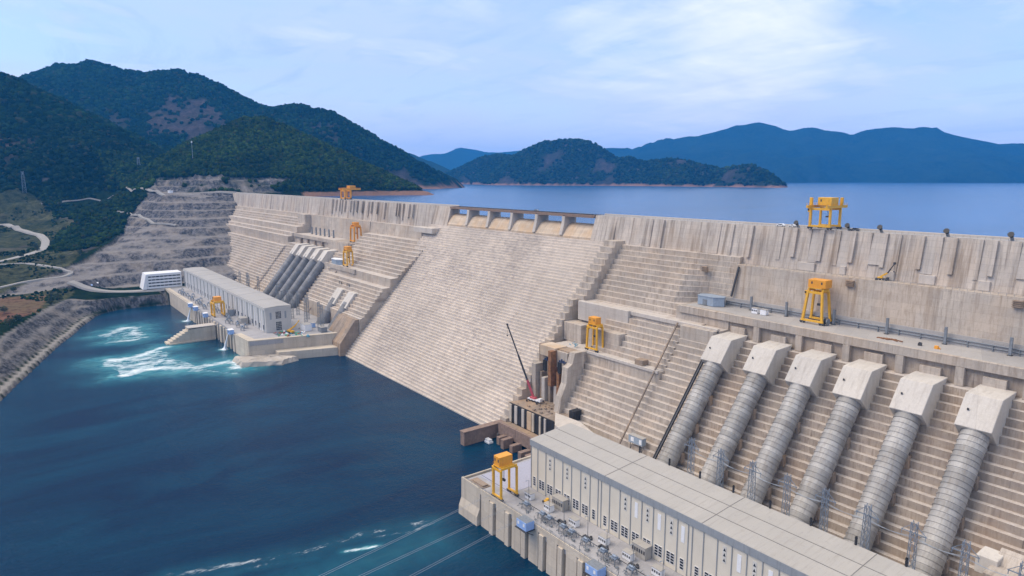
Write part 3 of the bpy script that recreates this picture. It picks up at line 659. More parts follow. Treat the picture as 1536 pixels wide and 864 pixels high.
b = MB(); b.prism([(-640,-183),(-380,-183),(-266,-182),(-244,-99),(-244,-90),(-640,-90)], -6, 13.99); b.build('back_wall', M['dark_conc'], fd)
b = MB(); b.box(-641,-470,-189,-183.1,-6,18.7); b.build('quay_wall', M['tail'], fd)
b = MB(); b.prism([(-300,-189),(-262.5,-187.3),(-242.6,-100),(-242.6,-87),(-247,-87),(-247,-99),(-267,-180),(-300,-182.9)], -6, 18.9); b.build('quay_wall', M['tail'], fd)
for i in range(14):
    x = -468+i*12.2
    b = MB(); b.box(x, x+(6.5 if i % 2 else 4.2), -188.6-(i % 2)*.5, -183.05, -6, 17.6); b.build('pier', M['tail'], fd)
b = MB(); b.prism([(-259.5,-165),(-247,-165),(-229,-104),(-229,-90),(-241.9,-90),(-241.9,-101)], -6, 8.0); b.build('lower_quay', M['tail'], fd, bevel=.2)
b = MB()
for i in range(0, 350, 3): b.box(-640+i-.06,-640+i+.06,-187.8,-187.7,18.02,19.3)
for zz in (18.7,19.25): b.box(-640,-290,-187.8,-187.7,zz-.05,zz+.05)
b.build('railing', M['grey_steel'], fd)
for i, (x, s) in enumerate(((-483.5,6),(-457.5,7),(-411,7),(-309.5,7))):
    t = thing('hanging_cabin', (x,-190,18.1), 'pale blue cabin on the outer edge of the far powerhouse deck, %s from the left' % ORD[i], 'cabin', 'blue cabins on the deck edges')
    b = MB(); b.box(x-s/2,x+s/2,-192.4,-187.9,17.4,21.8); b.build('body', M['blue'], t, bevel=.1)
    b = MB(); b.box(x-s/2-.2,x+s/2+.2,-192.6,-187.7,21.81,22.0); b.build('roof', M['white'], t)
    b = MB(); b.box(x-1,x+1,-192.5,-192.35,19,20.6); b.build('window', M['glass'], t)
for i in range(34):   # draft tube hoists packed along the far deck
    x = -600+i*8.6+random.uniform(-1.5,1.5); y = -176+random.uniform(-5,4)
    if abs(x+404) < 10 or x > -306: continue
    t = thing('gate_hoist', (x,y,18.02), 'small grey gate hoist in the crowded row along the far powerhouse deck', 'gate hoist', 'gate hoists on the far deck')
    b = MB()
    for sx in (-1.6,1.6):
        for sy in (-1.4,1.4): b.beam((x+sx,y+sy,18.02),(x+sx,y+sy,21.4), .3)
    b.box(x-2,x+2,y-1.8,y+1.8,21.4,21.7); b.beam((x-1.6,y-1.4,19),(x+1.6,y-1.4,21), .2); b.build('frame', M['grey_steel'], t)
    b = MB(); b.tube((x-1,y,22.3),(x+1,y,22.3), .7, n=10); b.build('winch', M['galv'], t)
kiosk((-346,-168.5,18.02), 12, 7, 7, 'large pale cabinet standing in front of the far powerhouse near its right end', 'transformer_cabinet', 'cabinet', 'cabinets against the far powerhouse', 'roof', False)
kiosk((-400,-166.3,18.02), 7, 5, 7, 'dark grey cabinet against the far powerhouse wall behind the gantry crane', 'transformer_cabinet', 'cabinet', 'cabinets against the far powerhouse', 'fascia', False)
kiosk((-325,-175,18.02), 5, 3, 4, 'small white kiosk on the far deck right of the large pale cabinet', 'equipment_kiosk', 'kiosk', 'kiosks on the far deck')
# stepped guide wall, low rock, water jets
gw = thing('guide_wall', (-380,-188,0), 'stepped concrete guide wall jutting from the far powerhouse deck into the river', 'guide wall')
b = MB(); prof = [(-189.2,-6),(-189.2,14.4),(-216,13.2)]; y, z = -216, 13.2
for k in range(7): z -= 1.65; prof.append((y-.05,z)); y -= 2.9; prof.append((y,z))
prof.append((y-1,-6)); b.exx(prof, [-387,-380,-373.5]); b.build('wall', M['tail'], gw, bevel=.15)
b = MB(); b.box(-387.4,-373.1,-216,-187.7,14.42,15.0); b.build('coping', M['pale'], gw)
b = MB(); b.exx([(-190,-6),(-190,1.6),(-234,1.2),(-237.5,-6)], [-373.4,-371.2]); b.build('footing', M['tail'], gw)
rock = concrete('outcrop_rock', (.47,.42,.36), streak=.25, blot=1.0, brick=(50,50), brickv=.02)
def boulder(name, pts, z0, z1, label, cat, n=7, amp=1.2):
    """craggy low mass over a plan polygon"""
    c = np.mean(np.array(pts), 0); b = MB(); ring = []
    P = []
    for i in range(len(pts)):
        a = np.array(pts[i]); d = np.array(pts[(i+1) % len(pts)])
        for k in range(n): P.append(a+(d-a)*k/n)
    m = len(P); vs = []; levels = [(1.06,z0),(1.0,z0+(z1-z0)*.5),(.93,z1-.4),(.8,z1),(.5,z1+.5),(.2,z1+.3)]
    for s, z in levels:
        for q in P:
            rr = random.uniform(-1,1); vs.append((c[0]+(q[0]-c[0])*s+random.uniform(-amp,amp)*.8, c[1]+(q[1]-c[1])*s+random.uniform(-amp,amp)*.8, z+rr*amp*.45*(1 if s < 1.05 else 0)))
    fs = []
    for l in range(len(levels)-1):
        for i in range(m): fs.append((l*m+i, l*m+(i+1)%m, (l+1)*m+(i+1)%m, (l+1)*m+i))
    fs.append(tuple(range((len(levels)-1)*m, len(levels)*m)))
    b.add(vs, fs); return tag(b.build(name, rock), label, cat)
boulder('rock_outcrop', [(-272,-200),(-244,-199),(-230,-168),(-236,-150),(-258,-163),(-266,-184)], -3, 4.6, 'low pale rock outcrop in the water at the foot of the far deck corner', 'rock')
mj, nt, bs = newmat('falling_water'); g = N(nt); P = g.pos(); nz = g.noise(g.map(P,(1,1,.12)),1.0,5,.7)
g.link(g.mix(g.ramp(nz,.35,.65),(.62,.70,.76),(.93,.94,.95)), bs.inputs['Base Color']); bs.inputs['Roughness'].default_value=.8
for i, (x, y0, sc) in enumerate(((-485,-189,1.0),(-317.5,-190,.9))):
    b = MB(); n = 14; rings = 12; vs = []; fs = []
    for k in range(rings):
        f = k/(rings-1); z = 16.5-16.6*f**1.4; rad = (.5+1.3*f*f+ (1.6 if k == rings-1 else 0))*sc
        for q in range(n):
            a = 2*math.pi*q/n; rr = rad*(1+random.uniform(-.3,.3)*f); vs.append((x+math.cos(a)*rr-3.5*f*sc, y0-4.0*f+math.sin(a)*rr, z))
    for k in range(rings-1):
        for q in range(n): fs.append((k*n+q,k*n+(q+1)%n,(k+1)*n+(q+1)%n,(k+1)*n+q))
    fs.append(tuple(range(n))); b.add(vs, fs)
    tag(b.build('water_jet', mj, smooth=True), ('white jet of water falling from the far deck behind the guide wall','white jet of water falling into the river right of the guide wall')[i], 'water jet', 'water jets')
# white office block at the end of the far deck
of = thing('office_building', (-668,-186,18), 'white four-storey office building with ribbon windows at the far end of the river', 'building')
b = MB(); b.box(-682,-656,-208,-165,17.5,37); b.build('wall', M['white'], of)
for k in range(5):
    z = 18.0+k*4.25
    b = MB(); b.box(-683,-655.4,-208.5+k*.4,-164.9,z,z+2.45); b.build('floor_slab', M['white'], of)
    if k < 4:
        b = MB(); b.box(-656.01,-655.6,-206.5,-166.5,z+2.5,z+4.5); b.build('ribbon_window', M['glass'], of)
b = MB(); b.box(-683,-655.2,-207,-164.6,37.3,38.1); b.build('roof', M['white'], of)
b = MB(); b.add([(-683,-209,17.5),(-655,-209,17.5),(-655,-207,38),(-683,-207,38),(-683,-214,17.5),(-655,-214,17.5),(-655,-209.2,38),(-683,-209.2,38)],
    [(0,3,2,1),(4,5,6,7),(0,1,5,4),(1,2,6,5),(2,3,7,6),(3,0,4,7)]); b.build('end_fin', M['white'], of)
b = MB()
for k in range(8): b.box(-656,-655.35,-203+k*5.2,-202.6+k*5.2,18,37)
b.build('mullion', M['white'], of)
# yard of the far powerhouse: small crane, containers, heaps
def mobile_crane(loc, tip, mid, label, boomc, boom2, sc=1.0, group='mobile cranes', cabm='white', dirx=(1,.15)):
    t = thing('mobile_crane', loc, label, 'mobile crane', group); x, y, z = loc; u = Vector((dirx[0],dirx[1],0)).normalized(); w = Vector((-u.y,u.x,0)); o = Vector(loc)
    def ob(c, l, wd, h):
        c = o+u*c[0]*sc+w*c[1]*sc+Vector((0,0,c[2]*sc)); m = MB(); m.beam(c-u*l/2*sc, c+u*l/2*sc, wd*sc, h*sc); return m
    ob((0,0,1.3), 11, 2.7, .9).build('chassis', M[cabm], t, bevel=.05)
    ob((4.6,0,2.2), 2.2, 2.6, 1.7).build('cab', M[cabm], t, bevel=.15)
    ob((-1.5,0,2.3), 4.4, 2.6, 1.3).build('turntable', M[boomc], t, bevel=.1)
    for k in range(4):
        for s in (-1,1):
            m = MB(); c = o+u*(-4+k*2.6)*sc+w*(s*1.2*sc)+Vector((0,0,.65*sc)); m.tube(c-w*.25*sc, c+w*.25*sc, .65*sc, n=12); m.build('wheel', M['black'], t)
    for k in (-1,1):
        m = MB(); m.beam(o+u*(k*4.4*sc)-w*3.2*sc+Vector((0,0,.9*sc)), o+u*(k*4.4*sc)+w*3.2*sc+Vector((0,0,.9*sc)), .35*sc)
        for s in (-1,1): m.cbox(o+u*(k*4.4*sc)+w*(s*3.2*sc), .9*sc,.9*sc,1.0*sc)
        m.build('outrigger', M['dark'], t)
    base = o+u*(-1.5*sc)+Vector((0,0,3*sc)); m = MB(); m.beam(base, mid, 1.15*sc, 1.35*sc); m.build('boom', M[boomc], t, bevel=.04)
    m = MB(); md = Vector(mid); tp = Vector(tip); a = md+(tp-md)*.45; m.beam(md-(tp-md)*.02, a, .85*sc, 1.0*sc); m.beam(a, tp, .6*sc, .7*sc); m.box(tp.x-.5,tp.x+.5,tp.y-.5,tp.y+.5,tp.z-.4,tp.z+.7); m.build('boom_extension', M[boom2], t)
    m = MB(); m.tube(tp, (tp.x,tp.y,tp.z-7*sc), .07, n=6); m.box(tp.x-.3,tp.x+.3,tp.y-.3,tp.y+.3,tp.z-7.8*sc,tp.z-7*sc); m.build('hook_block', M['dark'], t)
    return t
mobile_crane((37.5,-89,22.3), (19.8,-98.5,72.3), (32.5,-91.6,36.3), 'mobile crane with a long dark boom on a red base beside the spillway foot', 'pink', 'dark', 1.0)
mobile_crane((-276,-143,18.1), (-268,-137,30.5), (-272,-140,25), 'small orange mobile crane in the yard at the end of the far powerhouse', 'yellow', 'yellow', 1.0, cabm='yellow')
mobile_crane((213,-7.5,117.1), (218.5,-7.8,126), (215.5,-7.6,121), 'small yellow and black crane parked on the upper berm above the intake road', 'yellow', 'dark', .55, cabm='dark')
kiosk((-278,-126.5,18.1), 12, 7, 6.5, 'white container hut in the far yard behind the small orange crane', 'container_hut', 'hut', 'huts in the far yard', 'white', False)
kiosk((-262,-116,18.1), 10, 6, 5, 'low grey hut in the far yard below the lattice towers', 'container_hut', 'hut', 'huts in the far yard', 'grey_steel', False)
kiosk((-258,-99,18.1), 8, 5, 4.5, 'white hut at the dam foot in the right corner of the far yard', 'container_hut', 'hut', 'huts in the far yard', 'white', False)
kiosk((-287,-116,18.1), 5, 3, 4.5, 'small blue hut beside the end wall of the far powerhouse', 'container_hut', 'hut', 'huts in the far yard', 'blue', False)
hc = ['green','teal','red','white','rust','grey_steel','green','teal']
for i in range(46):
    x = -279+random.uniform(-7,30)*.8; y = -152+random.uniform(-9,20); 
    if y > -140 and x < -262: x += 14
    m = hc[i % 8]; s = random.uniform(.8,2.2)
    b = MB(); b.beam((x-s,y,18.05+s*.35),(x+s,y+random.uniform(-1,1),18.05+s*.35), s*1.1, s*.7)
    if i % 3 == 0: b.beam((x-s*.6,y+.3,18.2+s*.8),(x+s*.7,y,18.2+s*.8), s*.6, s*.5)
    tag(b.build('material_stack', M[m], bevel=.05), '%s in the jumble of stored materials on the far powerhouse yard' % {'green':'green tarped stack','teal':'blue bundle','red':'red crate','white':'white crate','rust':'brown stack','grey_steel':'grey pallet'}[m], 'stack', 'stored materials on the far yard, '+m.replace('_',' '))

# ------------------------------------------------------------------ outlet works between spillway and near powerhouse
ow = thing('outlet_works', (45,-90,0), 'brown stained outlet structure with tall slots at the right foot of the spillway', 'outlet structure')
b = MB(); b.box(28.1,76,-102,-78,-6,22.0); b.build('platform', M['dark_conc'], ow)
b = MB(); b.box(28.2,62,-78,-69.8,22,58.4); b.build('back_wall', M['dark_conc'], ow)
for (xa,xb,yf,z0,z1,m) in ((28.2,32.5,-84.5,22,46,'wall'),(33.6,36,-82,22,41,'dark_conc'),(37,40.2,-83.2,22,38,'pale'),(41.6,44,-81.5,22,36,'dark_conc'),(44.6,47.6,-84.2,34,57.5,'rust'),(47.9,50.5,-82,22,34,'pale'),(52.4,54.8,-83.6,22,45,'rust'),(56,58.4,-81.4,22,44,'wall')):
    b = MB(); b.box(xa,xb,yf,-70.2,z0,z1); b.build('pier', M[m], ow, bevel=.12)
b = MB(); b.box(32,47.4,-80.5,-70.1,52,58.9); b.build('head_beam', M['orange_conc'], ow, bevel=.15)
b = MB(); b.box(47.65,58,-79.4,-70.1,46.5,57.6); b.build('head_beam', M['wall'], ow, bevel=.15)
b = MB(); b.exx([(-70,20),(-70,58.7),(-78,58.7),(-80,52),(-84,50),(-85,40),(-89,32),(-91,22),(-91,20)], [58.6,61,63.6]); b.build('buttress', M['wall'], ow)
for (x, y, z) in ((39.2,-82.6,42.5),(55.6,-84.2,44.8)):
    b = MB(); b.box(x-1.5,x+1.5,y,y+1,z,z+7.2); b.build('gate_panel', M['black'], ow)
    b = MB(); b.box(x-2,x+3,y+1.1,y+4,z+6.9,z+7.3)
    for k in range(5): b.box(x-1.8+k*.95,x-1.2+k*.95,y+1.4+(k%2),y+2.2+(k%2),z+7.3,z+8.2+(k%3)*.5)
    b.build('hoist', M['navy'], ow)
b = MB()
for k in range(14):
    xx = 49+random.uniform(-2.5,3.5); yy = -66+random.uniform(-3,2); zz = 58.9+random.uniform(0,2.2)
    b.beam((xx,yy,zz),(xx+random.uniform(-2,2),yy+random.uniform(-1,1),zz+random.uniform(-.5,1.6)), .35)
tag(b.build('scaffold_heap', M['teal']), 'tangle of blue scaffold parts on the ledge left of the yellow gantry crane', 'scaffold')
for i, (x, m) in enumerate(((24,'tail'),(29.5,'pale'),(37,'pale'),(42.6,'orange_conc'),(47.5,'tail'),(54.6,'tail'),(59.4,'pale'))):
    w = (2.2,2.6,2.4,4.2,2.0,1.5,1.6)[i]
    b = MB(); b.box(x+4.6,x+4.6+w,-103.6,-102.02,9.5,21.5); b.build('panel', M[m], ow)
b = MB(); b.box(28,80,-102.9,-102.02,-6,21.9); b.build('recess', M['black'], ow)
b = MB()
for k in range(22):
    x = 30+random.uniform(0,34); y = -86-random.uniform(0,15); s = random.uniform(.5,1.5)
    b.cbox((x,y,22.02), s*1.4, s, s*.8)
tag(b.build('rubble', M['dark_conc'], ow), kind='stuff')
b = MB(); b.box(24,86,-111.6,-103.7,6.0,9.2); b.build('walkway', M['dark_conc'], ow)
for k in range(3):
    b = MB(); xa = 30+k*18.2; b.box(xa, xa+17.9, -113.6,-111.7,3.5,11.6); b.build('barrier', M['brown'], ow, bevel=.12)
for (x, y, z1) in ((36,-116,5.0),(43,-118,6),(51,-117,4.5),(66,-122,6.5),(75,-124,8)):
    b = MB(); b.box(x,x+3.2,y-3.4,y+4.2,-6,z1); tag(b.build('concrete_block', M['brown'], bevel=.15), 'brown concrete block standing in the dark water behind the near deck crane', 'block', 'brown blocks in the dark water')
b = MB(); b.box(22.5,27,-138,-101,-6,8.6); b.box(22.2,27.3,-138.4,-101,8.62,9.3)
tag(b.build('bulkhead_wall', M['brown'], bevel=.12), 'low brown bulkhead wall reaching into the water from the spillway corner', 'wall')
b = MB(); b.box(29,34,-124,-120.5,.1,1.2)
for k in range(3): b.box(29.3+k*1.6,30.3+k*1.6,-123.6,-121,1.2,2.6)
tag(b.build('moored_barge', M['white']), 'small white barge moored beside the brown bulkhead wall', 'barge')
b = MB(); b.add([(66,-96,18),(84,-113,18),(122,-113,18),(112,-98,18),(88,-95,18),(66,-96,24.5),(84,-112,25.5),(120,-112,22),(112,-99,21),(88,-95.5,25)],
   [(4,3,2,1,0),(5,6,7,8,9),(0,1,6,5),(1,2,7,6),(2,3,8,7),(3,4,9,8),(4,0,5,9)])
tag(b.build('concrete_apron', M['pale'], bevel=.1), 'curved grey concrete apron between the outlet structure and the near powerhouse roof', 'apron')
# small buildings on the benches
kiosk((128.5,-90.5,23.4), 10, 3.2, 4.2, 'blue and white cabin on stilts low on the stepped face behind the near powerhouse', 'site_cabin', 'cabin', None, 'shed', False)
t = bpy.data.objects['site_cabin']
b = MB(); b.box(125.2,127.4,-92.2,-92.05,24.5,26.8); b.build('window', M['white'], t); b = MB(); b.box(131.3,133,-92.2,-92.05,24.2,26.8); b.build('window', M['white'], t)
b = MB()
for xx in (124.4,132.6): b.beam((xx,-91.5,23.3),(xx,-91.5,18.05), .3); b.beam((xx,-91.5,19),(xx+1.6,-91.5,23.2), .2)
b.build('stilt', M['dark'], t)
t = thing('storage_tank_shed', (123,-22,92.2), 'blue-grey polygonal shed at the left end of the intake road', 'shed')
b = MB(); b.prism([(115,-25),(126.5,-25.5),(131,-21),(129,-17),(117,-16.5),(113.5,-20)], 92.25, 97.4); b.build('wall', M['shed'], t, bevel=.1)
b = MB(); b.prism([(114.8,-25.2),(126.6,-25.8),(131.3,-21),(129.2,-16.8),(116.8,-16.3),(113.2,-20)], 97.41, 97.9); b.build('roof', M['shed'], t)
b = MB(); b.box(119,122,-25.55,-25.3,92.4,95.8); b.build('door', M['grey_steel'], t)
for i, x in enumerate((153,158.4)):
    kiosk((x,-22.5,92.1), 3.6, 2.8, 3.1, ('left','right')[i]+' one of two white boxes on the intake road between shed and gantry crane', 'equipment_box', 'box', 'white boxes on the intake road', 'white', i == 0)
t = thing('cable_drum', (193.2,-21,92.1), 'round grey cable drum beside the feet of the splayed gantry crane', 'cable drum')
b = MB(); b.tube((192.2,-21,94),(192.5,-21,94), 1.9, n=20); b.tube((194,-21,94),(194.3,-21,94), 1.9, n=20); b.build('flange', M['grey_steel'], t)
b = MB(); b.tube((192.5,-21,94),(194,-21,94), 1.3, n=18); b.build('spool', M['dark'], t)
for i, x in enumerate((146,168,194.8,221.3,247,272.3,298)):
    t = thing('bench_post', (x,-16.4,92.1), 'plain grey steel post on the intake road, %s one from the left' % ORD[i], 'post', 'posts along the intake road')
    b = MB(); b.box(x-.55,x+.55,-16.9,-15.9,92.4,100.2); b.build('column', M['grey_steel'], t)
    b = MB(); b.box(x-.9,x+.9,-17.3,-15.5,92.1,92.4); b.build('base_plate', M['dark'], t)
for i, x in enumerate((-533,-518,-503,-488,-473,-458)):
    t = thing('bench_post', (x,-20,92.1), 'small grey post on the intake road above the dark penstocks, %s from the left' % ORD[i], 'post', 'posts along the far intake road')
    b = MB(); b.box(x-.8,x+.8,-20.8,-19.2,92.4,102); b.build('column', M['grey_steel'], t)
    b = MB(); b.box(x-1.2,x+1.2,-21.2,-18.8,92.1,92.4); b.build('base_plate', M['dark'], t)
b = MB()
for k in range(16): 
    xx = 222+random.uniform(0,9); b.beam((xx,-27+random.uniform(-2,1),92.2),(xx+random.uniform(1,4),-27+random.uniform(-2,1),92.4), .5)
tag(b.build('timber_pile', M['rust']), 'low pile of brown beams lying on the intake road', 'pile')
tag(MB().box(247.4,248.8,-29,-27.6,92.05,93.4).box(249,249.6,-28.6,-28,92.05,92.8).build('barrier_box', M['orange']), 'small orange barrier box on the intake road near its right end', 'barrier')
tag(MB().box(240.4,241.8,-28.6,-27.4,92.05,93.2).box(240.6,241.6,-28.4,-27.6,93.2,93.6).build('tool_chest', M['dark']), 'small dark chest on the intake road left of the orange barrier box', 'chest')
t = thing('round_shed', (-371,-57,71.2), 'blue-grey shed beside the lower of the two left gantry cranes', 'shed')
b = MB(); b.prism([(-367.0,-61),(-353.0,-61.5),(-347.0,-57),(-350.0,-53),(-363.0,-53),(-370.0,-56)], 70, 76.5); b.build('wall', M['shed'], t)
b = MB(); b.prism([(-367.3,-61.4),(-353.0,-61.9),(-346.4,-57),(-349.6,-52.6),(-363.4,-52.6),(-370.6,-56)], 76.51, 77.2); b.build('roof', M['white'], t)
for i, (x, y, z) in enumerate(((-313,-72,50),(-293,-72,50))):
    t = thing('hoist_rack', (x,y,z), ('left','right')[i]+' one of two dark steel racks above the short low penstocks', 'rack', 'racks above the low penstocks')
    b = MB()
    for sx in (-3,3):
        for sy in (-2,2): b.beam((x+sx,y+sy,z),(x+sx,y+sy,z+8), .5)
    for zz in (z+3,z+7.7): b.beam((x-3.2,y-2,zz),(x+3.2,y-2,zz), .4); b.beam((x-3.2,y+2,zz),(x+3.2,y+2,zz), .4)
    b.build('frame', M['dark'], t); b = MB(); b.box(x-2,x+2,y-1.5,y+1.5,z+4,z+5.6); b.build('winch', M['grey_steel'], t)
b = MB(); b.box(292.5,299,-100,-91.5,33,39.5); tag(b.build('concrete_pillar', M['block'], bevel=.2), 'square grey concrete pillar on the lower lifts in the bottom right corner', 'pillar')
b = MB(); b.box(297,309,-107,-98,26,37.5); b.add([(297.2,-98,37.5),(309,-98,37.5),(309,-91,41),(297.2,-91,41),(297.2,-98,26),(309,-98,26),(309,-91,26),(297.2,-91,26)],[(0,1,2,3),(4,7,6,5),(0,4,5,1),(1,5,6,2),(2,6,7,3),(3,7,4,0)])
tag(b.build('concrete_mass', M['wall'], bevel=.2), 'rough concrete mass with a dark hollow beside the square pillar in the bottom right corner', 'concrete mass')
# vents and cars on the crest
for i, x in enumerate((160.5,189.5,206.2,236.8,262.6,288)):
    t = thing('vent_pipe', (x,1.6,140.1), 'black-mouthed grey air vent pipe leaning over the dam crest, %s from the left' % ORD[i], 'vent pipe', 'vent pipes on the crest')
    b = MB(); b.tube((x,3.2,140.1),(x,1.6,142.2), .75, n=14); b.build('pipe', M['grey_steel'], t); b = MB(); b.tube((x,1.6,142.1),(x,.3,143.0), .85, 1.2, n=14); b.build('hood', M['black'], t)
    b = MB(); b.tube((x,.5,142.9),(x,.2,143.08), 1.28, 1.3, n=18); b.build('mouth', M['black'], t)
def car(x, y, z, label, m, L=4.6, rz=0.0, group='cars on the dam'):
    t = thing('parked_car', (x,y,z), label, 'car', group)
    b = MB(); pr = [(-L/2,.35),(-L/2,.95),(-L/2+.9,1.05),(-L/2+1.4,1.65),(L/2-1.2,1.68),(L/2-.4,1.05),(L/2,.9),(L/2,.35)]; n = len(pr)
    b.add([(x+a,y-.9,z+c) for a,c in pr]+[(x+a,y+.9,z+c) for a,c in pr], [tuple(range(n)),tuple(range(n,2*n))[::-1]]+[(i,(i+1)%n,n+(i+1)%n,n+i) for i in range(n)]); b.build('body', M[m], t, bevel=.06)
    b = MB(); b.box(x-L/2+1.5,x+L/2-1.3,y-.93,y+.93,z+1.08,z+1.5); b.build('window', M['glass'], t)
    for sx in (-1,1):
        for sy in (-1,1):
            b = MB(); b.tube((x+sx*L*.3,y+sy*.75,z+.36),(x+sx*L*.3,y+sy*.95,z+.36), .36, n=12); b.build('wheel', M['black'], t)
car(150,2.6,140.1,'white pickup parked on the dam crest left of the yellow gantry crane','white',5.4)
car(157,3.2,140.1,'small white car on the dam crest just left of a black vent pipe','white',4.2)
car(193,2.2,140.1,'dark car on the dam crest right of the yellow gantry crane','dark',4.5)
car(-76,4,139.95,'grey van on the spillway bridge','grey_steel',6)
car(232,-180.7,18.02,'white car on the near powerhouse deck','white',4.6)
# power lines slung from the near powerhouse across the river
mw = plain('conductor', (.42,.45,.50), .5, .3, var=.1)
PLINES = [((121.5,-185.6,19.2),(216.3,-328.9,68.7)),((136.6,-185.6,19.2),(221.7,-321.7,69.1)),((147.6,-185.6,19.2),(229.5,-311.6,68.3))]
for i, (a, c) in enumerate(PLINES):
    a = Vector(a); c = Vector(c); e = a+(c-a)*1.5; b = MB()
    for k in (0,1):
        off = Vector((1.1*k,0,.15*k)); n = 20
        pts = [a+(e-a)*(q/n)+off-Vector((0,0,.5*4*(q/n)*(1-q/n))) for q in range(n+1)]
        for q in range(n): b.tube(pts[q], pts[q+1], .05, n=5, caps=False)
    tag(b.build('power_line', mw), 'pair of thin power lines over the dark water, %s pair from the left' % ORD[i], 'power line', 'power lines at the bottom')

# ------------------------------------------------------------------ terrain
def vnoise(x, y, seed=0):
    xi = np.floor(x).astype(np.int64); yi = np.floor(y).astype(np.int64); fx = x-xi; fy = y-yi
    fx = fx*fx*(3-2*fx); fy = fy*fy*(3-2*fy)
    def hsh(a, b):
        n = (a*374761393 + b*668265263 + seed*974711) & 0x7fffffff
        n = ((n ^ (n >> 13))*1274126177) & 0x7fffffff
        return ((n ^ (n >> 16)) & 0xffff)/65535.0
    return (hsh(xi,yi)*(1-fx)+hsh(xi+1,yi)*fx)*(1-fy)+(hsh(xi,yi+1)*(1-fx)+hsh(xi+1,yi+1)*fx)*fy*1.0
def fbm(x, y, sc, oct=4, seed=0):
    s = 0; a = 1; t = 0
    for o in range(oct):
        s = s+a*(vnoise(x/sc*2**o+17.3*o, y/sc*2**o-9.1*o, seed+o)-.5); t += a; a *= .52
    return s/t*2
RIDGE = {
'A':[(-2637,-676,596),(-2263,-456,518),(-2021,-324,449),(-1885,-244,388),(-1762,-170,314),(-1645,-97,258),(-1542,-26,208),(-1469,11,177)],
'B':[(-3996,-468,549),(-3638,-229,618),(-3518,-149,636),(-3414,-85,679),(-3297,-18,665),(-3242,27,685),(-3123,120,639),(-3030,203,619),(-2982,253,629),(-2910,314,628),(-2829,380,600),(-2750,439,560),(-2677,504,503),(-2614,574,461)],
'B2':[(-2614,574,461),(-2457,525,442),(-2347,587,448),(-2285,619,450),(-2238,643,430),(-2175,690,423),(-2112,729,383),(-2048,766,336),(-1994,794,295),(-1932,830,252),(-1901,863,228),(-1818,877,181),(-1754,901,145)],
'C':[(-1452,-146,133),(-1437,-83,167),(-1420,-15,211),(-1406,48,253),(-1382,106,292),(-1371,144,312),(-1346,176,312),(-1319,207,297),(-1271,247,271),(-1213,298,237),(-1140,349,198),(-1060,395,161),(-997,421,139)],
'D':[(-3802,1897,292),(-3388,1911,190),(-3145,1908,230),(-2948,1931,290),(-2854,1975,304),(-2709,1996,293),(-2542,1974,331),(-2424,1970,358),(-2323,1989,368),(-2205,2008,363),(-2125,2025,344),(-2047,2032,302),(-1962,2049,262),(-1889,2064,267),(-1813,2074,243),(-1733,2098,254),(-1611,2090,252),(-1490,2076,226),(-1372,2056,205),(-1283,2043,214),(-1210,2039,216),(-1145,2017,192),(-1071,1971,156),(-1018,1918,135)],
'E':[(-6716,6352,592),(-6260,6618,592),(-6102,6650,561),(-5787,6760,676),(-5643,6790,705),(-5468,6849,691),(-5251,6980,736),(-4991,7178,823),(-4804,7262,840),(-4651,7388,870),(-4489,7505,824),(-4352,7585,763),(-4229,7673,800),(-3997,7802,768),(-3766,7922,705),(-3576,8015,746),(-3412,8156,773),(-3222,8323,777),(-3054,8541,769),(-2930,8604,704),(-2759,8726,631),(-2570,8879,590),(-2317,9124,572),(-1538,9959,485),(-594,11003,370)],
'F':[(-11336,5271,505),(-10301,5818,586),(-10105,6089,633),(-9971,6288,716),(-9843,6447,680),(-9657,6682,645),(-9226,7256,668),(-8573,8113,657),(-7997,8878,680)],
'G':[(-4420,2117,400),(-4256,2155,360),(-4074,2212,302),(-3904,2252,242),(-3737,2289,188)]}
CAMP = np.array([365.4,-357.0,167.7])
def push(k, f):   # move a ridge farther along the lines of sight
    RIDGE[k] = [tuple(CAMP+(np.array(q)-CAMP)*f) for q in RIDGE[k]]
push('E', .86); push('F', .84); push('D', 1.10); push('G', 1.1)
def hill(x, y, key, slope, gul=.22, gsc=160, rnd=18.0, steep=0.0, sd=150.0):
    P = RIDGE[key]; best = np.full(x.shape, -1e9); sl = slope*(1+gul*fbm(x,y,gsc,4,hash(key) % 7 if False else ord(key[0])))
    for i in range(len(P)-1):
        ax, ay, az = P[i]; bx, by, bz = P[i+1]; dx, dy = bx-ax, by-ay; L = dx*dx+dy*dy
        t = np.clip(((x-ax)*dx+(y-ay)*dy)/L, 0, 1); d = np.hypot(x-ax-t*dx, y-ay-t*dy)
        d = np.sqrt(d*d+rnd*rnd)-rnd
        best = np.maximum(best, az+(bz-az)*t - sl*d - steep*np.minimum(d, sd))
    return best
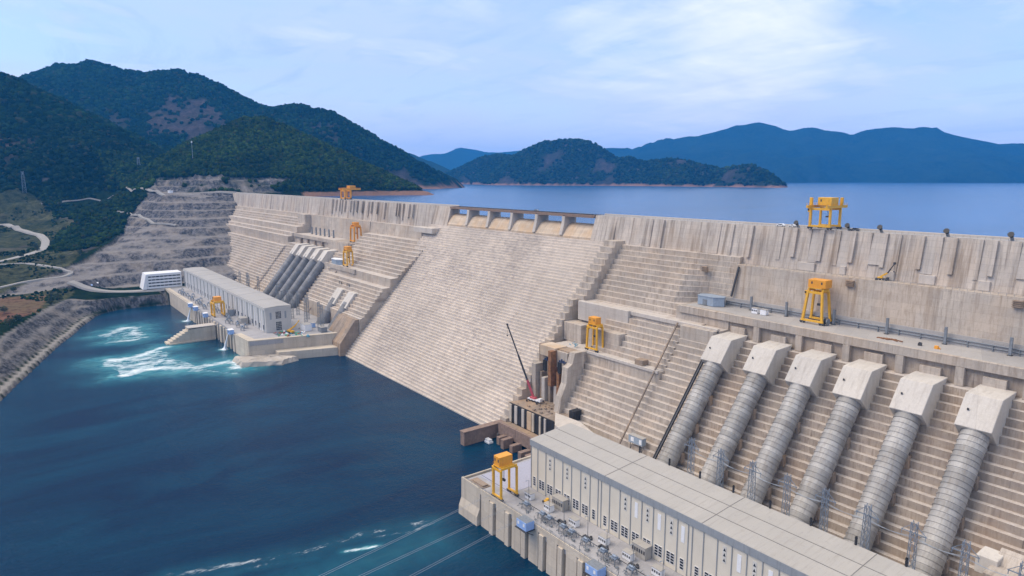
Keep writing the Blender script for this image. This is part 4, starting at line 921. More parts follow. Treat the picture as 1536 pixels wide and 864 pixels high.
CTRL = np.array([(-1910,-358,110),(-1944,-205,112),(-1694,-72,116),(-1143,-305,65),(-1525,-363,66),(-1028,-303,52),(-790,-366,40),(-709,-288,38),(-813,-367,42),
(-671,-370,20),(-653,-322,19),(-667,-300,18.5),(-529,-334,20),(-533,-370,21),(-468,-364,20),(-615,-311,20),(-692,-200,18),(-694,-245,18),(-675,-200,18),(-655,-150,18),(-640,-110,18),(-620,-95,17),
(-1024,-109,139),(-1000,-30,140),(-1000,0,140),(-1000,8,140),(-1050,-46,140),(-1077,24,141),(-1197,-134,139),(-887,-22,87),(-735,-85,37),(-775,-64,57),(-655,-90,29),(-560,-97,17),(-520,-97,12),(-450,-100,5),
(-1160,-95,138),(-1042,-170,98),(-951,-191,80),(-798,-246,60),(-779,-274,45),(-740,-325,30),(-712,-369,21),(-850,-120,76),(-760,-150,50),(-900,-75,100),
(-3000,-800,130),(-2500,300,130),(-700,-900,50),(-400,-900,30),(-1500,-900,95),(-1350,-200,112),(-1100,-220,84),(-1300,-130,118),(-3900,-300,130),(-1300,-600,75)], float)
def fit(C):
    n = len(C); K = np.hypot(C[:,None,0]-C[None,:,0], C[:,None,1]-C[None,:,1]); A = np.zeros((n+3,n+3)); A[:n,:n] = K; A[:n,n] = 1; A[:n,n+1:] = C[:,:2]; A[n:,:n] = A[:n,n:].T
    return np.linalg.solve(A, np.concatenate([C[:,2],[0,0,0]]))
WT = fit(CTRL)
def land(x, y):
    z = WT[-3]+WT[-2]*x+WT[-1]*y
    for w, (cx, cy, _) in zip(WT[:-3], CTRL): z = z+w*np.hypot(x-cx, y-cy)
    return z
SHORE = [(150,-620),(0,-520),(-130,-430),(-254,-372),(-362,-343),(-430,-325),(-492,-305),(-550,-288),(-594,-271),(-613,-252),(-619,-232),(-616,-205),(-614,-187),(-640,-185),(-640,-100)]
RIVER = SHORE+[(-640,-88),(700,-88),(700,-900),(150,-900)]
def inpoly(x, y, P):
    r = np.zeros(x.shape, bool)
    for i in range(len(P)):
        x0, y0 = P[i]; x1, y1 = P[(i+1) % len(P)]
        if y0 == y1: continue
        c = ((y0 > y) != (y1 > y)) & (x < (x1-x0)*(y-y0)/(y1-y0)+x0); r ^= c
    return r
def dpoly(x, y, P):
    d = np.full(x.shape, 1e9)
    for i in range(len(P)-1):
        ax, ay = P[i]; bx, by = P[i+1]; dx, dy = bx-ax, by-ay
        t = np.clip(((x-ax)*dx+(y-ay)*dy)/(dx*dx+dy*dy), 0, 1); d = np.minimum(d, np.hypot(x-ax-t*dx, y-ay-t*dy))
    return d
ROCKP = [(-1100,-60),(-1197,-100),(-1042,-172),(-951,-194),(-805,-250),(-783,-280),(-742,-330),(-712,-372),(-690,-372),(-684,-300),(-692,-245),(-688,-200),(-668,-150),(-640,-86),(-560,-80),(-560,20),(-1010,20)]
UPROCK = [(-1420,-30),(-1380,60),(-1250,110),(-1080,150),(-1000,60),(-1000,5),(-1040,-60),(-1200,-110)]
sm = lambda a, b, v: np.clip((v-a)/(b-a),0,1)**2*(3-2*np.clip((v-a)/(b-a),0,1))
def bench(h, base, step, frac=.5):
    q = (h-base)/step; k = np.floor(q); f = q-k
    return base+step*(k+np.clip((f-(1-frac))/frac, 0, 1)*.94+f*.06)
def ground(x, y):
    h = land(x, y)+fbm(x,y,60,4,5)*3.0*sm(-640,-760,x)
    rp = inpoly(x, y, ROCKP); rk = rp.astype(float)
    j = fbm(x,y,34,3,9)*3.2+fbm(x,y,9,3,19)*1.3+fbm(x,y,130,3,29)*8
    hb = bench(np.maximum(h+j*.8,18.2), 18.2, 13.2, .66)+j*.16+fbm(x,y,6,2,23)*.9
    h = np.where(rp & (h > 18.6) & (h < 139.5), hb, h)
    up = np.where(x > -985, (y > 4).astype(float), sm(30,110,y))
    h = h*(1-up)+100*up
    for k, s, g_, sc in (('A',.50,.25,170),('B',.56,.3,260),('B2',.62,.3,200),('C',.58,.2,120)):
        hh = hill(x,y,k,s,g_,sc,8.0 if k[0] == 'B' else 14.0,.06 if k[0] == 'B' else 0,80); 
        if k == 'C':
            ur = inpoly(x+fbm(x,y,25,3,91)*16,y+fbm(x,y,25,3,92)*16,UPROCK) & (hh > 139) & (hh < 172+fbm(x,y,60,3,93)*10)
            hh = np.where(ur, bench(hh+j*.6, 139.5, 12, .5)+j*.2, hh); rk = np.maximum(rk, (ur & (hh > h)).astype(float)*np.clip(.8+fbm(x,y,14,3,94)*.9,.25,1))
        h = np.maximum(h, hh)
    riv = inpoly(x,y,RIVER); d = dpoly(x,y,SHORE)*np.where(riv,-1,1)
    dn = d+fbm(x,y,24,3,3)*2.0
    dn = np.where(dn > 0, dn*(1+2.6*sm(-560,-610,x)*sm(-300,-255,y)), dn)
    prof = np.interp(dn, [-8,-1,2.5,4,11,13,22,24,27,38,42,80,140], [-7,-2.5,1.6,2.6,2.9,3.2,9.5,10.2,10.4,18,18.8,34,900])
    prof = prof+(fbm(x,y,7,3,13)*1.5+fbm(x,y,23,3,14)*2.2)*((dn > 12) & (dn < 40))
    bank = (dn < 42) & (prof <= h+3) & (x < 200) & (y < 0) & ~((x > -660) & (y > -190))
    h = np.where((y < -189) & (x < 300) & ~riv, np.minimum(h, prof), h)
    rk = np.maximum(rk, (bank & ((dn > 12) | (dn < 3))).astype(float)*.9)
    path = (bank & (dn >= 3.6) & (dn <= 9.5)).astype(float)*(1-sm(-560,-600,x))*.8
    h = np.where((x < -612) & (x > -700) & (y > -189) & (y < -95), np.minimum(np.maximum(h, 17.6), np.where(x > -655, 17.6, 900)), h)
    h = np.where(riv & ~((x < -612) & (y > -187)), np.minimum(h, -6), h)
    h = np.where((x > -600) & (y < 5) & (y > -190), -6, h)
    h = np.where((x > -985) & (x < -590) & (y < 5) & (y > -110), np.minimum(h, 138.5), h)
    ds = np.where((x > 260) & (y < 5), 1.0, 0)
    h = np.where(ds > 0, -6.0, h)
    return h, rk, path
def axis(segs):
    out = [segs[0][0]]
    for a, b, st in segs:
        n = max(1, int(round((b-a)/st))); out += [a+(b-a)*(i+1)/n for i in range(n)]
    return np.array(out)
gx = axis([(-12000,-5000,1000),(-5000,-4200,120),(-4200,-2400,26),(-2400,-1500,13),(-1500,-1060,7),(-1060,-580,3.0),(-580,-200,5),(-200,300,25),(300,1000,100),(1000,5500,900)])
gy = axis([(-3000,-1000,250),(-1000,-450,40),(-450,-380,8),(-380,30,3.0),(30,250,7),(250,500,10),(500,1100,16),(1100,1500,50),(1500,11000,1300)])
GX, GY = np.meshgrid(gx, gy); GH, GR, GP = ground(GX, GY)
far = (np.abs(GX) > 5000) | (GY > 1600) | (GY < -2500); GH = np.where(far, np.where(GY > 0, 95, -6), GH)
def grid_obj(name, X, Y, H, mat, attrs):
    ny, nx = X.shape; me = bpy.data.meshes.new(name); n = nx*ny
    me.vertices.add(n); me.vertices.foreach_set('co', np.stack([X,Y,H],-1).reshape(-1).astype(np.float32))
    idx = np.arange(n).reshape(ny,nx); q = np.stack([idx[:-1,:-1],idx[:-1,1:],idx[1:,1:],idx[1:,:-1]],-1).reshape(-1,4); m = len(q)
    me.loops.add(m*4); me.loops.foreach_set('vertex_index', q.reshape(-1).astype(np.int32)); me.polygons.add(m)
    me.polygons.foreach_set('loop_start', (np.arange(m)*4).astype(np.int32))
    me.polygons.foreach_set('use_smooth', np.ones(m, bool)); me.update(calc_edges=True)
    for k, a in attrs.items():
        at = me.attributes.new(k, 'FLOAT', 'POINT'); at.data.foreach_set('value', a.reshape(-1).astype(np.float32))
    me.materials.append(mat); o = bpy.data.objects.new(name, me); COL.objects.link(o); return o

def foliage_ground(name, dark=(.0045,.011,.005), light=(.013,.023,.008), rockc=(.085,.072,.07), attrs=True, rocky=.0, sc=1.0):
    m, nt, b = newmat(name); g = N(nt); P = g.pos()
    n1 = g.noise(P, .012*sc, 6, .6); n2 = g.noise(P, .10*sc, 6, .7); n3 = g.noise(P, .45*sc, 4, .7)
    c = g.mix(g.ramp(n1,.38,.62), dark, light)
    c = g.mix(g.ramp(n2,.42,.66), c, tuple(v*1.5 for v in light))
    c = g.mix(g.ramp(n3,.5,.7,0,.7), c, tuple(v*.45 for v in dark))
    # bare rock where the slope is broken
    rn = g.noise(g.map(P,(.9,.9,2.2)), .012*sc, 6, .65); rv = g.noise(g.map(P,(1,1,.35)), .06*sc, 6, .7)
    rc = g.mix(g.ramp(rv,.35,.65), tuple(v*.55 for v in rockc), tuple(v*1.35 for v in rockc))
    if rocky: c = g.mix(g.math('MULTIPLY', g.ramp(rn,.60,.66), rocky), c, rc)
    if attrs:
        ra = g.attr('rock'); pa = g.attr('path'); so = g.attr('soil')
        c = g.mix(g.math('MULTIPLY', so, g.ramp(n2,.25,.55)), c, (.20,.105,.07))
        mea = g.attr('meadow'); c = g.mix(g.math('MULTIPLY', mea, g.ramp(n2,.30,.6)), c, (.13,.125,.07))
        pn = g.noise(g.map(P,(.22,.22,.02)), 1, 7, .72); pn2 = g.noise(P, .5, 5, .7)
        gray = g.mix(g.ramp(pn,.41,.57), (.185,.175,.178), (.042,.042,.046)); gray = g.mix(g.ramp(pn2,.5,.72,0,.7), gray, (.09,.085,.083))
        gray = g.mix(g.ramp(g.noise(P,.03,4),.5,.68,0,.55), gray, (.36,.31,.26))
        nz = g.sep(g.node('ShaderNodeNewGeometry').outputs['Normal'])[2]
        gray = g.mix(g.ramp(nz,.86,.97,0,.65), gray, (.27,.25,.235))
        c = g.mix(ra, c, gray); c = g.mix(pa, c, (.36,.33,.30))
        cl = g.attr('cliff'); cv_ = g.noise(g.map(P,(.05,.05,.018)),1,7,.7); cc = g.mix(g.ramp(cv_,.36,.64), (.040,.030,.032), (.095,.072,.072)); c = g.mix(g.math('MULTIPLY', cl, g.ramp(n2,.30,.50,.35,1)), c, cc)
        sh = g.attr('shore'); c = g.mix(sh, c, g.mix(g.ramp(pn2,.35,.65), (.30,.17,.11), (.16,.10,.08)))
    g.link(c, b.inputs['Base Color']); b.inputs['Roughness'].default_value = 1; b.inputs['Specular IOR Level'].default_value = .0
    g.bump(g.math('ADD', n3, n2), .9, 2.0/sc, b)
    return m
mg = foliage_ground('ground_cover', rocky=.75)
X, Y = GX, GY
soil = np.maximum.reduce([inpoly(X,Y,[(-678,-372),(-668,-322),(-610,-326),(-538,-336),(-490,-372)]).astype(float)*.9, inpoly(X,Y,[(-950,-190),(-905,-150),(-932,-112),(-985,-112),(-1025,-172)]).astype(float)*.9, np.exp(-(((X+1750)/120)**2+((Y+340)/25)**2))])
meadow = np.clip(inpoly(X,Y,[(-560,-372),(-520,-330),(-680,-290),(-745,-300),(-830,-265),(-1050,-300),(-1158,-245),(-1370,-290),(-1420,-380)]).astype(float)*.8*(fbm(X,Y,55,3,31)*.6+.62), 0, 1)
shore = ((Y > 150) & (GH < 139) & (GH > 120)).astype(float)
CLIFFS = [[(-2440,90),(-2639,150),(-2720,250),(-2660,345),(-2510,380),(-2300,335),(-2310,200)],[(-2760,0),(-2700,70),(-2570,50),(-2600,-20)],[(-1880,740),(-1870,830),(-1720,870),(-1750,790)],[(-1660,-350),(-1650,-285),(-1570,-290),(-1540,-350)],[(-2160,605),(-2090,675),(-1935,660),(-1990,565)]]
def cliffs(x, y):
    jx = x+fbm(x,y,60,4,41)*45; jy = y+fbm(x,y,60,4,42)*45; c = np.zeros(x.shape)
    for k, P in enumerate(CLIFFS): c = np.maximum(c, inpoly(jx,jy,P).astype(float)*(.95,.6,.8,.5,.7)[k])
    return c*np.clip(.75+fbm(x,y,32,4,43)*.8, .1, 1)
GROCK = GR; CLF = cliffs(X, Y)
tag(grid_obj('ground', GX, GY, GH, mg, {'rock':GROCK,'path':GP,'soil':soil,'meadow':meadow,'shore':shore,'cliff':CLF}), kind='structure')
# roads draped over the ground
def road(pts, w, name='road'):
    P = np.array(pts, float); seg = np.hypot(*np.diff(P,axis=0).T); t = np.concatenate([[0],np.cumsum(seg)]); n = int(t[-1]/4)
    q = np.linspace(0,t[-1],n+1); x = np.interp(q,t,P[:,0]); y = np.interp(q,t,P[:,1])
    for _ in range(6): x[1:-1] = (x[:-2]+x[1:-1]*2+x[2:])/4; y[1:-1] = (y[:-2]+y[1:-1]*2+y[2:])/4
    dx = np.gradient(x); dy = np.gradient(y); L = np.hypot(dx,dy); nx, ny = -dy/L, dx/L
    cols = []
    for o in (-1,-.5,0,.5,1): xx = x+nx*o*w/2; yy = y+ny*o*w/2; cols.append((xx,yy,ground(xx,yy)[0]))
    z = np.maximum.reduce([c[2] for c in cols])+.5
    for _ in range(4): z[1:-1] = (z[:-2]+z[1:-1]*2+z[2:])/4
    z = np.maximum(z, np.maximum.reduce([c[2] for c in cols])+.3)
    b = MB(); vs = []; fs = []
    for i in range(n+1):
        for o, dz in ((-1.25,-2.5),(-1,0),(1,0),(1.25,-2.5)): vs.append((x[i]+nx[i]*o*w/2, y[i]+ny[i]*o*w/2, z[i]+dz))
    for i in range(n):
        for k in range(3): fs.append((i*4+k,i*4+k+1,i*4+k+5,i*4+k+4))
    b.add(vs, fs); tag(b.build(name, M['road']), kind='structure')
road([(-1290,-375),(-1272,-362),(-1240,-350),(-1206,-338),(-1160,-319),(-1137,-305),(-1069,-300),(-1000,-306),(-932,-313),(-905,-333),(-882,-350),(-876,-366),(-860,-395)], 11)
road([(-848,-367),(-825,-336),(-777,-307),(-759,-283),(-748,-300),(-741,-347),(-731,-369),(-725,-390)], 6)
road([(-1110,-180),(-1084,-172),(-987,-157),(-930,-146),(-897,-121)], 5)
road([(-692,-293),(-672,-264),(-668,-239),(-655,-205),(-645,-150)], 13, 'access_road')
road([(-1341,-292),(-1367,-238),(-1360,-207),(-1337,-159)], 6)
road([(-1300,-138),(-1200,-135),(-1140,-108),(-1080,-84),(-1030,-50),(-1000,-10),(-992,4)], 8, 'crest_access_road')

# separate far hills
def far_hill(key, slope, width, st, mat, base, rot=None, gul=.25, gsc=240, rnd=30, steep=0.0, sd=150.0):
    P = np.array(RIDGE[key]); d = P[-1,:2]-P[0,:2]; L = np.hypot(*d); u = d/L; v = np.array([-u[1],u[0]])
    s = np.arange(-width, L+width+st, st); w = np.arange(-width, width+st, st); S, W = np.meshgrid(s,w)
    X = P[0,0]+u[0]*S+v[0]*W; Y = P[0,1]+u[1]*S+v[1]*W
    H = np.maximum(hill(X,Y,key,slope,gul,gsc,rnd,steep,sd)+fbm(X,Y,gsc*.5,4,3)*st*.35, base-12)
    sh = ((H < base+7) & (H > base-11.5)).astype(float)*(1 if key in 'DG' else 0); z = np.zeros(X.shape)
    rp = np.zeros(X.shape)
    if key == 'D':
        rp = np.clip(fbm(X,Y,110,4,51)*1.6-.35,0,.8)+np.exp(-(((X+1150)/140)**2+((Y-2080)/120)**2))*.6
        rp = np.clip(rp,0,.85)
    tag(grid_obj('hill', X, Y, H, mat, {'rock':z,'path':z,'soil':z,'meadow':z,'shore':sh,'cliff':rp}), kind='structure')
    return X, Y, H
HD = far_hill('D', .85, 420, 14, mg, 130)
mf = foliage_ground('distant_forest', rocky=.08, attrs=False, sc=.35)
far_hill('G', .5, 700, 35, mf, 128)
far_hill('E', .34, 2200, 45, mf, 125, gul=.45, gsc=420, rnd=8, steep=.75, sd=130)
far_hill('F', .30, 2000, 70, mf, 125, gsc=700, rnd=12, steep=.5, sd=150)

# ------------------------------------------------------------------ forest canopy (uncountable) and single trees
ico_v = []; t_ = (1+5**.5)/2
for a in (-1,1):
    for c in (-t_,t_): ico_v += [(a,c,0),(0,a,c),(c,0,a)]
ico_v = np.array(ico_v, float); ico_v /= np.linalg.norm(ico_v[0])
from itertools import combinations
ico_f = []
for tri in combinations(range(12), 3):
    p = ico_v[list(tri)]
    if all(abs(np.linalg.norm(p[i]-p[(i+1)%3])-1.0515) < .02 for i in range(3)):
        if np.dot(np.cross(p[1]-p[0], p[2]-p[0]), p.sum(0)) < 0: tri = (tri[0],tri[2],tri[1])
        ico_f.append(tri)
ico_f = np.array(ico_f)
mt, nt, bs = newmat('tree_canopy'); g = N(nt); ca = g.attrc('tint'); P = g.pos(); n = g.noise(P, .6, 4, .7)
g.link(g.mix(g.ramp(n,.45,.7,0,.8), ca, g.mix(1.0, ca, (.35,.38,.35), 'MULTIPLY')), bs.inputs['Base Color']); bs.inputs['Roughness'].default_value = 1; bs.inputs['Specular IOR Level'].default_value = 0
def canopy(name, x, y, z, r, tint=(1,1,1)):
    n = len(x); V = ico_v[None]*(1+RNG.uniform(-.38,.38,(n,12,1)))*r[:,None,None]
    V[:,:,2] *= RNG.uniform(.75,1.15,(n,1)); V += np.stack([x,y,z],-1)[:,None]
    F = ico_f[None]+(np.arange(n)*12)[:,None,None]; me = bpy.data.meshes.new(name)
    me.vertices.add(n*12); me.vertices.foreach_set('co', V.reshape(-1).astype(np.float32)); m = n*20
    me.loops.add(m*3); me.loops.foreach_set('vertex_index', F.reshape(-1).astype(np.int32)); me.polygons.add(m); me.polygons.foreach_set('loop_start', (np.arange(m)*3).astype(np.int32))
    me.update(calc_edges=True)
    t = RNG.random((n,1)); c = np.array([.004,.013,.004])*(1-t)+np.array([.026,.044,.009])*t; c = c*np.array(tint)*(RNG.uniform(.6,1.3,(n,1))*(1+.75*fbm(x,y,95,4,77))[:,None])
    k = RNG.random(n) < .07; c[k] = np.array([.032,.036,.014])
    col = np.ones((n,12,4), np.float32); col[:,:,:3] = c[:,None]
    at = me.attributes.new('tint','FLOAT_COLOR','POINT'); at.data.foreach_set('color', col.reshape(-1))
    me.materials.append(mt); o = bpy.data.objects.new(name, me); COL.objects.link(o); return tag(o, kind='stuff')
def scatter(n, x0, x1, y0, y1, test, r0, r1, lift):
    x = RNG.uniform(x0,x1,n); y = RNG.uniform(y0,y1,n); h, rk, pa = ground(x,y); e = 4.0
    hx = ground(x+e,y)[0]-h; hy = ground(x,y+e)[0]-h
    facing = (hx*(CAMP[0]-x)+hy*(CAMP[1]-y)) < .35*e*np.hypot(CAMP[0]-x,CAMP[1]-y)
    gap = fbm(x,y,50,3,61) > -.55
    rpx = cliffs(x, y)
    k = test(x,y,h) & (rk < .3) & (pa < .3) & facing & gap & (rpx < RNG.uniform(.05,.75,n)); x, y, h = x[k], y[k], h[k]
    r = RNG.uniform(r0,r1,len(x)); return x, y, h+r*lift, r
road_pts = [(-1290,-375),(-1240,-350),(-1160,-319),(-1069,-300),(-932,-313),(-882,-350),(-860,-395)]
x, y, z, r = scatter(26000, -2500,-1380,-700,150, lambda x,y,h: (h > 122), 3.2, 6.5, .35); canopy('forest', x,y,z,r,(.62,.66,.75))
x, y, z, r = scatter(30000, -1560,-940,-160,520, lambda x,y,h: (h > 141+6*RNG.random(x.shape)), 2.8, 5.6, .35); canopy('forest', x,y,z,r,(1.5,1.4,1.05))  # brighter olive tint paints the lit look of this hill into its crowns
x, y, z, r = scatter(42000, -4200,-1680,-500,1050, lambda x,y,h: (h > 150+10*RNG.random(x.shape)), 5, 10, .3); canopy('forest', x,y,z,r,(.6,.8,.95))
wood = lambda x,y,h: inpoly(x,y,[(-889,-304),(-840,-262),(-925,-205),(-950,-190),(-1020,-165),(-1110,-110),(-1180,-140),(-1260,-150),(-1400,-200),(-1400,-300),(-1240,-270),(-1158,-245),(-1108,-278),(-1049,-295)]) & (dpoly(x,y,road_pts) > 14) & (soil_f(x,y) < .5)
soil_f = lambda x,y: inpoly(x,y,[(-950,-190),(-905,-150),(-932,-112),(-985,-112),(-1025,-172)]).astype(float)
x, y, z, r = scatter(9000, -1900,-700,-340,-60, wood, 2.2, 4.6, .45); canopy('woodland', x,y,z,r)
scrub = lambda x,y,h: (dpoly(x,y,road_pts) > 12) & (fbm(x,y,45,3,71) > .05) & (h > 18.5)
x, y, z, r = scatter(5200, -1700,-480,-378,-240, scrub, .8, 2.4, .3); canopy('scrub', x,y,z,r)
X, Y, H = HD
k = RNG.random(X.shape) < .95
k &= (H > 139) & (fbm(X,Y,110,4,51)*1.6-.35 < .3); x = X[k]+RNG.uniform(-7,7,k.sum()); y = Y[k]+RNG.uniform(-7,7,k.sum()); r = RNG.uniform(6,11,k.sum()); canopy('forest', x, y, H[k]+r*.1, r)

def tree(x, y, hgt, cr, label, seed):
    rr = random.Random(seed); rg = np.random.default_rng(seed); z = float(ground(np.array([x]),np.array([y]))[0][0])-.2
    t = thing('tree', (x,y,z), label, 'tree', 'single trees on the left bank')
    b = MB(); b.tube((x,y,z),(x+rr.uniform(-.3,.3),y+rr.uniform(-.3,.3),z+hgt*.7), .32, .1, n=8)
    for k in range(6):
        a = rr.uniform(0,6.28); h0 = hgt*rr.uniform(.3,.6); b.tube((x,y,z+h0),(x+math.cos(a)*cr*.7,y+math.sin(a)*cr*.7,z+h0+cr*.5), .13, .04, n=5)
    b.build('trunk', M['bark'], t)
    n = 420; th = rg.uniform(0,6.28,n); u = rg.uniform(-1,1,n); rad = cr*(rg.uniform(.25,1,n)**.45)*(1+.25*np.sin(th*3+seed))
    c = np.stack([np.cos(th)*np.sqrt(1-u*u)*rad, np.sin(th)*np.sqrt(1-u*u)*rad, u*rad*hgt/(cr*2.6)+hgt*.62],-1)
    b = MB(); 
    for p in c:
        p = Vector((x,y,z))+Vector(p); s = rr.uniform(.35,.75); a = Vector((rr.uniform(-1,1),rr.uniform(-1,1),rr.uniform(-.6,.6))).normalized(); q = a.orthogonal().normalized()
        b.add([p-a*s, p+q*s*.6, p+a*s, p-q*s*.6+Vector((0,0,.15))], [(0,1,2,3)])
    b.build('crown', M['leaf'], t)
ml, nt, bs = newmat('leaf_green'); g = N(nt); P = g.pos(); n = g.noise(P,.9,3,.6); oi = g.node('ShaderNodeObjectInfo').outputs['Random']
g.link(g.mix(g.ramp(n,.35,.65), g.mix(oi,(.020,.042,.014),(.035,.055,.02)), g.mix(oi,(.06,.10,.03),(.09,.11,.04))), bs.inputs['Base Color']); bs.inputs['Roughness'].default_value=.8; M['leaf'] = ml
TL = [(-804,-293,9,3.6,'round dark tree on the grassy slope below the bend of the pale road'),(-812,-270,9,3.2,'second dark tree just right of the round one below the wood'),
(-615,-312,9,5,'broad bushy tree at the end of the brown field by the river bank'),(-604,-320,7,4,'bushy tree left of the broad one at the end of the brown field'),
(-470,-362,9,5,'dark tree at the left picture edge above the river bank'),(-500,-355,6,3.6,'small tree on the grassy strip between brown field and river bank'),
(-548,-366,8,4.5,'dark tree at the left picture edge beside the brown field'),(-585,-322,6,3.2,'low green tree on the bank crest below the brown field corner'),
(-640,-318,7,3.4,'small tree at the top corner of the brown field'),(-715,-355,7,3.2,'small tree at the left picture edge under the rock benches'),
(-930,-318,8,3.6,'lone tree inside the curve of the pale road'),(-1010,-318,8,3.6,'lone tree at the bend of the pale road'),
(-880,-340,7,3.4,'lone tree between the pale road and the left picture edge'),(-1085,-205,9,4,'dark tree above the brown cutting beside the rock benches'),(-760,-300,7,3.0,'small tree where the second road meets the rock benches')]
for i, (x, y, h, c, lb) in enumerate(TL): tree(x, y, h, c, lb, 100+i)
# pylons and mast on the hills
def gz(x, y): return float(ground(np.array([float(x)]),np.array([float(y)]))[0][0])
for (x, y, h, lb) in ((-1378,-315,44,'grey power pylon at the foot of the dark left hill'),(-1465,-86,24,'small power pylon in the saddle between the two nearest hills'),(-2197,155,46,'distant power pylon on the blue-green mountain above the saddle')):
    lattice((x,y,gz(x,y)-1), h, 6.5, lb, 'pylons on the hills', 'galv')
x, y = -1228, -16; z = gz(x,y)
t = thing('radio_mast', (x,y,z), 'thin pale mast on the slope above the rock benches', 'mast'); b = MB(); b.tube((x,y,z-1),(x,y,z+44), .6, .3, n=8); b.build('pole', M['galv'], t); b = MB(); b.box(x-1.2,x+1.2,y-1.2,y+1.2,z+39,z+42); b.build('antenna', M['white'], t)
for (x, y, lb) in ((-700,-262,'small white car parked on the pale flat at the bend of the river bank'),(-688,-270,'blue truck parked on the pale flat at the bend of the river bank')):
    zz = gz(x,y); zz = max(zz, 18)
    car(x, y, zz+.6, lb, 'white' if 'white' in lb else 'blue', 7)
kiosk((-1040,-100,140.2), 16, 6, 5, 'long low white hut at the left end of the crest road before the rock cut', 'crest_hut', 'hut', None, 'white', False)

# ------------------------------------------------------------------ water
FOAM = {'f1':([(-462,-280),(-492,-260),(-490,-247),(-455,-255),(-423,-254)],9,.8),'f1b':([(-425,-281),(-418,-267),(-420,-251)],7,.75),'f2':([(-365,-238),(-354,-255),(-342,-271),(-343,-288)],8,1),
'f2b':([(-331,-292),(-306,-276),(-309,-262),(-312,-248),(-298,-248)],9,.85),'f3':([(-281,-285),(-288,-271),(-284,-258),(-277,-246),(-267,-232),(-269,-217),(-267,-200),(-247,-199)],8.5,1),
'f3b':([(-292,-276),(-307,-260),(-321,-252)],8,.8),'f3c':([(-258,-231),(-245,-217),(-228,-208)],5,.6),'n1':([(68,-316),(74,-296),(80,-278),(86,-259),(87,-236),(91,-217),(95,-201)],2.4,.5),
'n2':([(96,-248),(98,-242),(100,-234)],1.3,1.0),'n3':([(94,-230),(98,-214),(98,-203)],1.4,.5),'n4':([(80,-298),(85,-280),(92,-261)],1.4,.48),'j1':([(-489,-195),(-490,-196)],4,1.2),'j2':([(-321,-196),(-322,-197)],4,1.2)}
wx = axis([(-720,-200,2.5),(-200,40,6),(40,110,1.2),(110,420,8),(420,900,60)]); wy = axis([(-900,-330,8),(-330,-185,1.6),(-185,-80,6)])
WX, WY = np.meshgrid(wx, wy); fo = np.zeros(WX.shape); ae = np.zeros(WX.shape)
jx = WX+fbm(WX,WY,22,3,81)*9; jy = WY+fbm(WX,WY,22,3,82)*9
for k, (P, w, a) in FOAM.items():
    if k[0] in 'f': d = dpoly(jx,jy,P)
    else: d = dpoly(WX+fbm(WX,WY,9,2,83)*1.6,WY+fbm(WX,WY,9,2,84)*1.6,P)
    fo = np.maximum(fo, a*np.exp(-(d/w)**2)); ae = np.maximum(ae, a*np.exp(-(d/(w*3.0))**2)*(1 if k[0] == 'f' else .35))
fo = np.maximum(fo, np.where(inpoly(jx,jy,[(-330,-292),(-344,-286),(-366,-242),(-340,-238),(-318,-248),(-296,-236),(-276,-232),(-270,-240),(-286,-262),(-284,-286)]), .62, 0)); fo = np.maximum(fo, np.where(inpoly(jx,jy,[(-500,-262),(-470,-285),(-425,-282),(-414,-252),(-450,-246),(-485,-242)]), .52, 0))
ae = np.maximum(ae, np.where(fo > .5, .8, 0)); ae = np.maximum(ae, .28*np.exp(-(dpoly(WX,WY,[(110,-330),(112,-215)])/16)**2))
def water(name, deep, rough, wave, foam=False, bs_=.35, sc=1.0, tint2=None):
    m, nt, b = newmat(name); g = N(nt); P = g.pos()
    n1 = g.noise(g.map(P,(1,1.8,1)), .05*sc, 5, .6, .6); n2 = g.noise(g.map(P,(1.6,.8,1)), .35*sc, 4, .6, .4); n3 = g.noise(g.map(P,(1.4,.55,1)), .011*sc, 7, .62, 1.6); n4 = g.noise(P, 1.3*sc, 3, .6)
    c = g.mix(g.ramp(n3,.35,.68), deep, tint2 or tuple(v*1.5 for v in deep)); rg = rough
    if foam:
        f = g.attr('foam'); a = g.attr('aerated'); c = g.mix(g.math('MULTIPLY', a, g.ramp(n1,.25,.65,.5,1)), c, (.03,.21,.27))
        mk = g.noise(g.map(P,(1.2,.5,1),(4,4,4)), .10, 7, .7, 1.2); c = g.mix(g.math('MULTIPLY', g.ramp(a,.25,.9), g.ramp(mk,.44,.66,0,.7)), c, (.14,.38,.38))
        fn = g.noise(g.map(P,(1.5,.42,1)), .34, 9, .80, 1.3); fn2 = g.noise(g.map(P,(1,.5,1),(31,7,2)), .12, 5, .65, .8)
        th = g.math('SUBTRACT', g.math('ADD', g.math('MULTIPLY', f, .50), g.math('MULTIPLY', g.math('ADD', fn, fn2), 1.0)), 1.30)
        fm = g.math('MULTIPLY', g.ramp(th,-.04,.34), g.ramp(f,.05,.4)); c = g.mix(fm, c, (.80,.84,.85))
        b.inputs['Roughness'].default_value = rough; rr = g.ramp(fm,0,1,rough,.8); g.link(rr, b.inputs['Roughness'])
    else: b.inputs['Roughness'].default_value = rough
    g.link(c, b.inputs['Base Color']); b.inputs['IOR'].default_value = 1.33; b.inputs['Specular IOR Level'].default_value = bs_
    h = g.math('ADD', g.math('ADD', g.math('MULTIPLY', n1, 1.0), g.math('MULTIPLY', n2, .5)), g.math('MULTIPLY', n4, .12))
    g.bump(h, wave, 1.2, b); return m
mw1 = water('river_water', (.0012,.015,.044), .14, .9, True, .13, tint2=(.002,.036,.074))
tag(grid_obj('river_water', WX, WY, np.zeros(WX.shape), mw1, {'foam':fo,'aerated':ae}), kind='structure')
mw2 = water('lake_water', (.018,.075,.19), .20, .35, False, .5, .4)
